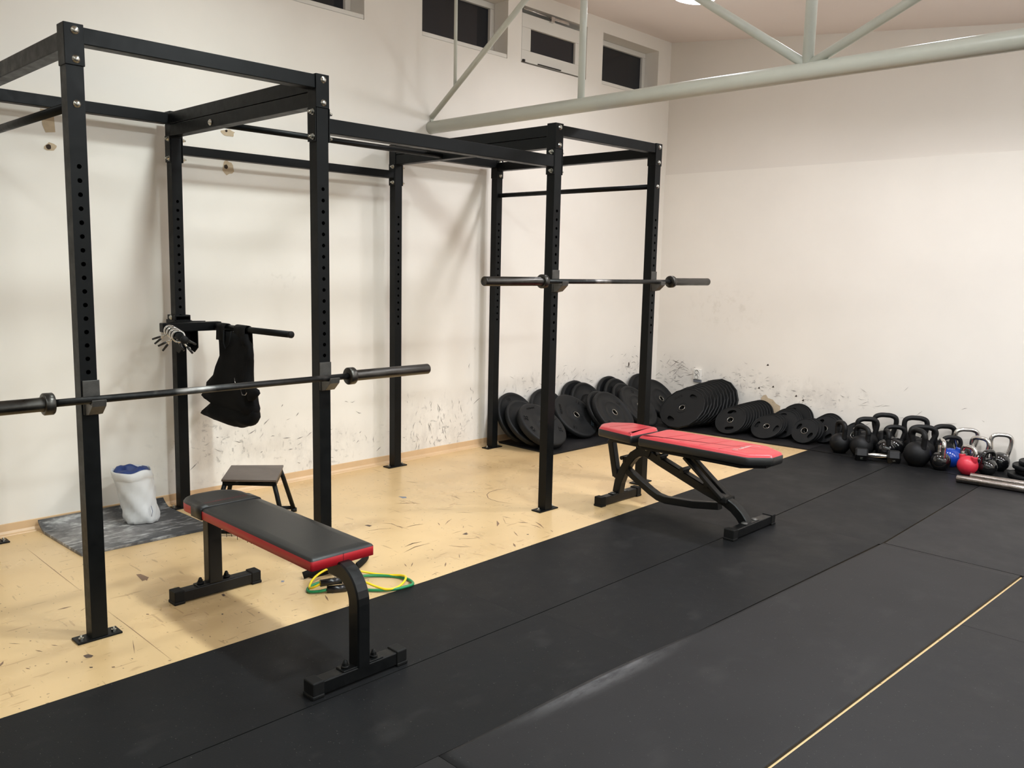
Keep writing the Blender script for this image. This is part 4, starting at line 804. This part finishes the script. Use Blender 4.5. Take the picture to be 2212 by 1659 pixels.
# ---------------------------------------------------------------- plates
def plate_matrix(Cx, lean, sw, base):
    th = math.radians(lean); az = math.radians(base+sw)
    n = V((math.cos(az)*math.cos(th), math.sin(az)*math.cos(th), math.sin(th))); up = V((-math.cos(az)*math.sin(th), -math.sin(az)*math.sin(th), math.cos(th)))
    return axes_matrix(Cx, up.cross(n), up, n)
def spin(deg): return Matrix.Rotation(math.radians(deg), 4, 'Z')
def bumper(name_label, t_, texts=(), lip=True):
    """root frame: z = outward face normal, y = up the plate; front face at z=0"""
    root = thing('bumper_plate', (0, 0, 0), name_label, 'weight plate', 'bumper plates along the left wall'); r = .225
    if lip: prof = [(.026, -t_+.004), (.07, -t_+.004), (.15, -t_), (r-.004, -t_), (r, -t_+.005), (r, -.006), (r-.005, 0), (r-.022, 0), (r-.026, -.006), (.118, -.006), (.112, -.0015), (.108, -.006), (.05, -.006), (.045, -.002), (.026, -.002)]
    else: prof = [(.026, -t_+.004), (.07, -t_+.004), (.15, -t_), (r-.006, -t_), (r, -t_+.008), (r, -.010), (r-.008, -.001), (r-.02, 0), (r-.03, -.002), (.125, -.002), (.118, -.006), (.05, -.006), (.045, -.002), (.026, -.002)]
    ML().lathe(prof, 72, closed=True).build('plate_disc', root, BUMPER)
    ML().lathe([(.0255, -t_+.003), (.0305, -t_+.003), (.0305, .0), (.0295, .0015), (.0265, .0015), (.0255, 0)], 40, closed=True).build('hub_ring', root, HUB)
    for body, size, ang, rad, mt, dep in texts:
        a = math.radians(ang); zf = -.0055 if lip else -.0015
        M4 = Matrix.Translation((rad*math.cos(a), rad*math.sin(a), zf)) @ Matrix.Rotation(a-PI/2, 4, 'Z')
        ML().text(body, size, M4, dep).build('lettering', root, mt)
    root['t_'] = t_; return root
T1 = [('25', .052, 148, .165, EMB, .003), ('KG', .04, 190, .165, EMB, .003), ('25', .052, -32, .165, EMB, .003), ('LBS', .036, 12, .168, EMB, .003), ('OLYMPIC', .026, 92, .170, EMB, .0025), ('55', .05, 238, .168, EMB, .003)]
T2 = [('15', .046, 45, .165, EMB, .0025), ('KG', .036, 12, .165, EMB, .0025), ('15', .046, 225, .165, EMB, .0025), ('LBS', .040, -42, .168, PRINTB, .0025), ('OLYMPIC', .028, 150, .165, EMB, .0025)]
T3 = [('20', .046, 30, .165, EMB, .002), ('20', .046, 210, .165, EMB, .002)]
def stand(c, x, y, lean, sw, t_, rot=0, r=.225):
    th = math.radians(lean); place(c, plate_matrix((x, y, .0124+r*math.cos(th)+t_*math.sin(th)), lean, sw, 0) @ spin(rot)); return c
def more(src, x, y, lean, sw, lab, rot=0): return stand(dup(src, lab), x, y, lean, sw, src['t_'], rot)
pa = bumper('thick rubber bumper plate leaning nearest the viewer, partly behind the third front post', .060, T1, lip=False)
stand(pa, .392, 5.449, 50, 5, .060)
pe = bumper('round bumper plate with bluish LBS lettering, face fully visible left of the seat pad', .042, T2, lip=False)
stand(pe, .290, 5.985, 45, 2, .042)
pf = bumper('bumper plate with a bright steel hub directly behind the red seat pad', .05, T3)
stand(pf, .465, 6.293, 42.3, 3.8, .05)
more(pf, .377, 6.782, 43, 7.8, 'bumper plate half hidden by the far right front post', 40)
more(pf, .30, 7.245, 39, 4, 'bumper plate in the wall corner, its steel hub visible right of the far post', 100)
thin = bumper('middle bumper plate of the three nearest the viewer, squeezed behind the thick one', .037, T3)
stand(thin, .270, 5.415, 44, 5, .037)
more(thin, .152, 5.412, 31, 4, 'rearmost of the three bumper plates nearest the viewer, against the wall', 70)
more(thin, .150, 5.815, 32, 2, 'bumper plate showing only its top rim behind the third front post', 20)
more(thin, .108, 6.24, 19, 2, 'highest bumper plate of the middle cluster, upright against the left wall', 55)
more(thin, .174, 6.305, 27, 2, 'bumper plate just ahead of the highest one in the middle cluster', 200)
more(thin, .392, 6.29, 41, 3.8, 'bumper plate touching the back of the one behind the seat pad', 120)
more(thin, .112, 6.735, 18, 3, 'tall bumper plate against the wall, topmost between the third and fourth front posts', 10)
more(thin, .186, 6.76, 26, 3, 'bumper plate leaning on the tall one near the far right post', 90)
more(thin, .278, 6.78, 37, 6, 'bumper plate wedged behind the one half hidden by the far post', 160)
more(thin, .138, 7.20, 23, 3, 'bumper plate peeking out above and behind the far right post', 30)
def grip_plate(r, t_, lab, group, facets=None, slot=(.115, .042, .028), n_out=48, band=True):
    """two-grip plate: slot = (radius of slot centre, half length, half width)"""
    root = thing('grip_plate', (0, 0, 0), lab, 'weight plate', group)
    n = facets or n_out; m = ML()
    outer = [(r*math.cos(2*PI*i/n), r*math.sin(2*PI*i/n)) for i in range(n)]
    def slotp(s_):
        R0, hl, hw = slot; P = []
        for i in range(20):
            a = 2*PI*i/20; u = hl*math.copysign(abs(math.cos(a))**.8, math.cos(a)); v_ = hw*math.copysign(abs(math.sin(a))**.9, math.sin(a)); ang = s_*PI/2+u/R0
            P.append(((R0+v_)*math.cos(ang), (R0+v_)*math.sin(ang)))
        return P
    loops = [outer, slotp(1), slotp(-1), [(.0255*math.cos(2*PI*i/24), .0255*math.sin(2*PI*i/24)) for i in range(24)]]
    for z in (-.004, -t_+.002):
        es = []
        for lp in loops:
            P = lp if lp is not outer else [(x*.955, y*.955) for x, y in lp]
            vs = [m.v((x, y, z)) for x, y in P]; es += [m.b.edges.new((vs[i], vs[(i+1) % len(vs)])) for i in range(len(vs))]
        bmesh.ops.triangle_fill(m.b, use_beauty=True, edges=es)
    for lp in loops[1:]:
        a = [m.v((x, y, -.004)) for x, y in lp]; b = [m.v((x, y, -t_+.002)) for x, y in lp]; m.bridge(a, b)
    k = .955; R_ = [(k*r, -.004), (k*r, -.001), (r*.975, 0), (r, -.004), (r, -t_+.004), (r*.975, -t_), (k*r, -t_+.002)]
    rs = [[m.v((q*math.cos(2*PI*i/n), q*math.sin(2*PI*i/n), z)) for i in range(n)] for q, z in R_]
    for a, b in zip(rs, rs[1:]): m.bridge(a, b, smooth=not facets)
    if band: m.lathe([(.056, -.004), (.055, -.0015), (.052, -.0015), (.051, -.004)], 36)
    bmesh.ops.remove_doubles(m.b, verts=m.b.verts, dist=1e-5)
    m.build('plate_disc', root, BUMPER2)
    ML().lathe([(.0252, -t_+.001), (.0285, -t_+.001), (.0285, -.001), (.0278, .0005), (.0262, .0005), (.0252, -.001)], 36, closed=True).build('hub_ring', root, HUB)
    return root
ORD = ['frontmost', 'second', 'third', 'fourth', 'fifth', 'sixth', 'seventh', 'eighth', 'ninth', 'tenth', 'eleventh', 'twelfth']
def gap(r, n, a, b, l0, l1):
    """plate thickness that lets n leaning plates stand between a and b without touching"""
    s0, s1 = math.sin(math.radians(l0)), math.sin(math.radians(l1))
    return .93*math.cos(math.radians(max(l0, l1)))*min((b[1]+r*s1-a[1]-r*s0), (b[1]-r*s1-a[1]+r*s0))/(n-1)
def stack(proto, r, t_, n, a, b, l0, l1, s0, s1, what, group, rot0=0):
    """n plates from front centre a to back centre b, lean l0 -> l1"""
    for i in range(n):
        k = i/(n-1); c = proto if i == 0 else dup(proto); sa, sb = math.sin(math.radians(l0)), math.sin(math.radians(l1))
        le = math.degrees(math.asin(sa+(sb-sa)*k)); x = a[0]+(b[0]-a[0])*k; y = a[1]+(b[1]-a[1])*k; th = math.radians(le); z = .0124+r*math.cos(th)+t_*math.sin(th)
        c['label'] = ('%s grip plate %s' % (ORD[i], what)) if i == 0 else ('%s grip plate from the front %s' % (ORD[i], what)); c['group'] = group
        place(c, plate_matrix((x, y, z), le, s0+(s1-s0)*k, -90) @ spin((rot0+(i*37) % 60) if i else rot0))
def pile(r, n, a, b, l0, l1, s0, s1, what, group, rot0, **kw):
    t_ = gap(r, n, a, b, l0, l1); p = grip_plate(r, t_, '', '', **kw); stack(p, r, t_, n, a, b, l0, l1, s0, s1, what, group, rot0); return p
A1 = (.225, 11, (.641, 7.075), (.77, 7.450), 42, 21)
p1 = grip_plate(.225, gap(*A1), '', '', facets=14, slot=(.148, .046, .022))
m4 = Matrix.Translation((-.13, .06, -.0035)) @ Matrix.Rotation(math.radians(62), 4, 'Z'); ML().text('20 KG', .034, m4, .0012).build('lettering', p1, EMB)
stack(p1, .225, gap(*A1), *A1[1:], 0, 0, 'in the tallest dark stack below the wall socket', 'large grip plates below the socket', -24)
p2 = pile(.143, 11, (1.100, 7.15), (1.185, 7.497), 39.4, 21, 0, 0, 'in the middle-sized stack right of the tallest one', 'medium grip plates in one stack', 13, slot=(.088, .044, .019), band=False)
p3 = pile(.138, 3, (1.412, 7.225), (1.424, 7.288), 49, 46, 0, 0, 'of the three small ones leaning furthest back', 'front plates of the third stack', 86, slot=(.092, .038, .020), band=False)
pile(.145, 3, (1.490, 7.362), (1.500, 7.415), 40, 34, 0, 0, 'of the larger ones behind the small leaning trio', 'middle plates of the third stack', 20, slot=(.094, .038, .020), band=False)
pile(.150, 2, (1.550, 7.477), (1.556, 7.502), 21, 18, 0, 0, 'of the wall pair behind the third stack', 'rear pair of the third stack', 30, slot=(.098, .040, .021), band=False)
pile(.114, 3, (1.743, 7.258), (1.765, 7.325), 32, 32, 0, 0, 'of the smallest ones left of the kettlebells', 'small plates left of the kettlebells', 60, slot=(.068, .030, .017), band=False)
pile(.125, 3, (1.845, 7.415), (1.850, 7.500), 29, 20, 0, 0, 'of the trio behind the smallest plates', 'rear plates left of the kettlebells', 40, slot=(.078, .033, .018), band=False)
p5 = pile(.105, 2, (2.086, 7.455), (2.090, 7.490), 28, 22, 0, 0, 'half hidden behind the leftmost kettlebells', 'plates behind the kettlebells', 0, slot=(.064, .028, .016), band=False)
# flat pile at the right edge
rnd = random.Random(3)
flat = grip_plate(.15, .03, '', 'flat pile of plates at the right edge', slot=(.094, .040, .020), band=False)
PL = [(3.42, 7.36, .0435, 'bottom plate of the flat pile by the right edge'), (3.455, 7.40, .0745, 'second plate up in the flat pile by the right edge'), (3.44, 7.385, .1055, 'third plate up in the flat pile by the right edge'), (3.475, 7.40, .1365, 'topmost plate of the flat pile by the right edge')]
for i, (x, y, z, lab) in enumerate(PL):
    c = flat if i == 0 else dup(flat); c['label'] = lab; place(c, Matrix.Translation((x, y, z+.002)) @ spin(40*i))
low = dup(p5, 'small plate lying flat in front of the pile at the right edge', 'flat pile of plates at the right edge'); place(low, Matrix.Translation((3.63, 7.19, .013+gap(.105, 2, (2.086, 7.455), (2.090, 7.490), 28, 22))) @ spin(15))
# ---------------------------------------------------------------- kettlebells
RIGHT = V((.947, .322, 0))
def kettlebell(x, y, r, h, w_, W, lab, body, handle, hr=.016, shift=0, flip=1, horns=None):
    """W = full outer handle width, w_ = apparent width seen from the camera"""
    t = thing('kettlebell', (x, y, .012), lab, 'kettlebell', 'kettlebells in the row on the back mat')
    k = min(1, max(0, (w_-2*hr*.8)/(W-2*hr*.8))); dev = math.acos(k)*flip; a = math.atan2(RIGHT.y, RIGHT.x)+dev; u = V((math.cos(a), math.sin(a), 0))
    zc = r*.94; prof = [(0, 0), (r*.48, 0), (r*.56, .003)]
    for i in range(1, 15):
        th = -PI/2+.62+(PI-.62)*i/14; prof.append((max(0, r*math.cos(th)) if i < 14 else 0, zc+r*math.sin(th)*1.0))
    ML().lathe(prof, 36).build('ball', t, body)
    hr *= 1.16; hw = W/2-hr; ins_ = r*.60; zt_ = h-.012-hr; zb_ = zc+r*.62
    P = [(-ins_, zb_-.02), (-ins_-.008, zb_+.008), (-hw*.96, (zb_+zt_)/2-.004), (-hw, zt_-.040), (-hw*.86, zt_-.014), (-hw*.48, zt_-.001), (0, zt_+.001), (hw*.48, zt_-.001), (hw*.86, zt_-.014), (hw, zt_-.040), (hw*.96, (zb_+zt_)/2-.004), (ins_+.008, zb_+.008), (ins_, zb_-.02)]
    pts = cr([u*p[0]+Z_*p[1] for p in P], 5); n = len(pts); rad = [hr*(1.30 if i in (0, n-1) else 1.18 if i < 5 or i > n-6 else 1) for i in range(n)]
    ML().sweep(pts, rad, 14, up=u.cross(Z_)).build('handle', t, handle)
    if horns:
        for sl in (slice(0, 9), slice(n-9, n)): ML().sweep(pts[sl], hr*1.45, 14, up=u.cross(Z_)).build('horn', t, horns)
    return t
KBS = [
 (2.103, 7.147, 0.083, .276, .099, .165, 'leftmost matt black kettlebell beside the small plates', CAST, CAST, .0165, -1),
 (2.275, 7.143, 0.088, .266, .131, .17, 'matt black kettlebell directly behind the left head of the dumbbell', CAST, CAST, .0165, -1),
 (2.242, 7.318, 0.091, .306, .186, .195, 'black kettlebell with worn tall handle in the second row, second from the left', CAST, CAST, .0175, 1),
 (2.324, 7.477, 0.089, .332, .203, .205, 'rear black kettlebell with the leftmost high handle against the wall', CAST, CAST, .017, 1),
 (2.446, 7.204, 0.080, .250, .055, .15, 'glossy black kettlebell seen edge-on behind the right head of the dumbbell', GLOSS, CAST, .015, -1),
 (2.448, 7.362, 0.080, .264, .174, .178, 'glossy black kettlebell behind the dumbbell with its handle turned square', GLOSS, CAST, .0155, 1),
 (2.560, 7.481, 0.085, .341, .203, .205, 'tall-handled black kettlebell against the wall, second high handle from the left', CAST, CAST, .017, 1),
 (2.699, 7.146, 0.097, .302, .122, .19, 'largest matt black kettlebell in the front row right of the dumbbell', CAST, CAST, .018, -1),
 (2.669, 7.336, 0.094, .301, .217, .22, 'black kettlebell with the widest handle behind the largest one', CAST, CAST, .0175, 1),
 (2.776, 7.481, 0.085, .305, .181, .195, 'rear matt black kettlebell between the widest handle and the chrome handles', CAST, CAST, .0165, 1),
 (2.940, 7.469, 0.078, .303, .185, .19, 'rear kettlebell with the leftmost bright chrome handle', GLOSS, CHROME, .0145, 1),
 (2.868, 7.143, 0.071, .250, .052, .145, 'small black kettlebell with a chrome handle seen edge-on, left of the blue one', GLOSS, CHROME, .014, -1),
 (2.881, 7.325, 0.073, .252, .154, .16, 'blue kettlebell with a black handle', BLUEK, CAST, .014, 1),
 (3.053, 7.150, 0.071, .230, .110, .145, 'red kettlebell with a chrome handle', REDK, CHROME, .0135, -1),
 (3.164, 7.230, 0.065, .203, .104, .135, 'small gloss black kettlebell right beside the red one', GLOSS, GLOSS, .014, 1),
 (3.063, 7.380, 0.072, .267, .140, .16, 'black kettlebell with a chrome handle behind the red one', GLOSS, CHROME, .014, -1),
 (3.179, 7.470, 0.072, .298, .168, .17, 'rightmost kettlebell with a chrome handle against the wall', GLOSS, CHROME, .014, 1)]
for x, y, r, h, w_, W, lab, bm_, hm_, hr, fl in KBS: kettlebell(x, y, r, h, w_, W, lab, bm_, hm_, hr, 0, fl, horns=BLUEK if 'blue kettlebell' in lab else (REDK if lab.startswith('red') else None))
# hex dumbbell
A_, B_ = V((2.335, 7.005, 0)), V((2.545, 7.105, 0)); d = (B_-A_).normalized(); L_ = (B_-A_).length
t = thing('hex_dumbbell', ((A_+B_)/2).to_tuple()[:2]+(.0,), 'black hexagonal dumbbell with chrome grip lying in front of the kettlebells', 'dumbbell')
su = d.cross(Z_).normalized(); hr = .054; zc = hr*math.cos(PI/6)+.0115
for c_, k in ((A_, -1), (B_, 1)):
    c0 = V((c_.x, c_.y, zc)); q = M()
    q.lathe([(.0, -.046), (hr*.80, -.046), (hr, -.034), (hr, .034), (hr*.80, .046), (0, .046)], 6, c0, su, Z_, d, smooth=False, ph=0)
    hd = q.build('head', t, CAST)
    if k < 0:
        q = M(); P0 = c0+su*(hr*.866*math.cos(-PI/6)+.0)
    nrm = (su*math.cos(-PI/6)+Z_*math.sin(-PI/6)); fc = c0+nrm*(hr*math.cos(PI/6)+.0006); tv = d; uv = nrm.cross(tv).normalized()
    if uv.z < 0: uv = -uv
    M4 = Matrix(((uv.x, -tv.x, nrm.x, fc.x), (uv.y, -tv.y, nrm.y, fc.y), (uv.z, -tv.z, nrm.z, fc.z), (0, 0, 0, 1)))
    M().text('11' if k < 0 else '5', .024, M4, .0004).build('lettering', hd, PRINTG)
c0 = V((A_.x, A_.y, zc)); pr = [(.012, .045), (.0135, .060), (.0165, .085), (.0175, L_/2), (.0165, L_-.085), (.0135, L_-.060), (.012, L_-.045)]
M().lathe(pr, 24, c0, su, Z_, d).build('grip', t, CHROME)
# loose barbells on the floor by the right edge
def floor_bar(p0, p1, lab, zr=.0255+.0105):
    p0 = V(p0+(zr,)); p1 = V(p1+(zr,)); d = (p1-p0).normalized(); sl = .42; t = thing('loose_barbell', p0.to_tuple()[:2]+(.01,), lab, 'barbell', 'loose barbells on the floor')
    u, v_, _ = frame_of(d)
    M().lathe([(0, .002), (.018, .002), (.019, 0), (.0235, 0), (.0252, .003), (.0252, sl-.01), (.0265, sl)], 36, p0, u, v_, d).build('sleeve', t, BRIGHTBAR)
    M().lathe([(.0265, sl), (.034, sl), (.0365, sl+.002), (.0365, sl+.028), (.034, sl+.03), (.014, sl+.03)], 36, p0, u, v_, d).build('collar', t, BARST)
    M().cyl(p0+d*(sl+.03), p0+d*(sl+1.28), .014, n=20).build('shaft', t, SHAFT)
    M().lathe([(.014, sl+1.28), (.034, sl+1.28), (.0365, sl+1.282), (.0365, sl+1.308), (.034, sl+1.31), (.0252, sl+1.31)], 36, p0, u, v_, d).build('collar', t, BARST)
    M().lathe([(.0252, sl+1.31), (.0252, 2*sl+1.30), (0, 2*sl+1.30)], 36, p0, u, v_, d).build('sleeve', t, BRIGHTBAR)
floor_bar((3.075, 6.838), (3.486, 6.875), 'bright steel barbell on the floor, nearest in the bottom pair at the right edge')
floor_bar((3.122, 6.985), (3.436, 7.015), 'bright steel barbell on the floor just behind the nearest one', )
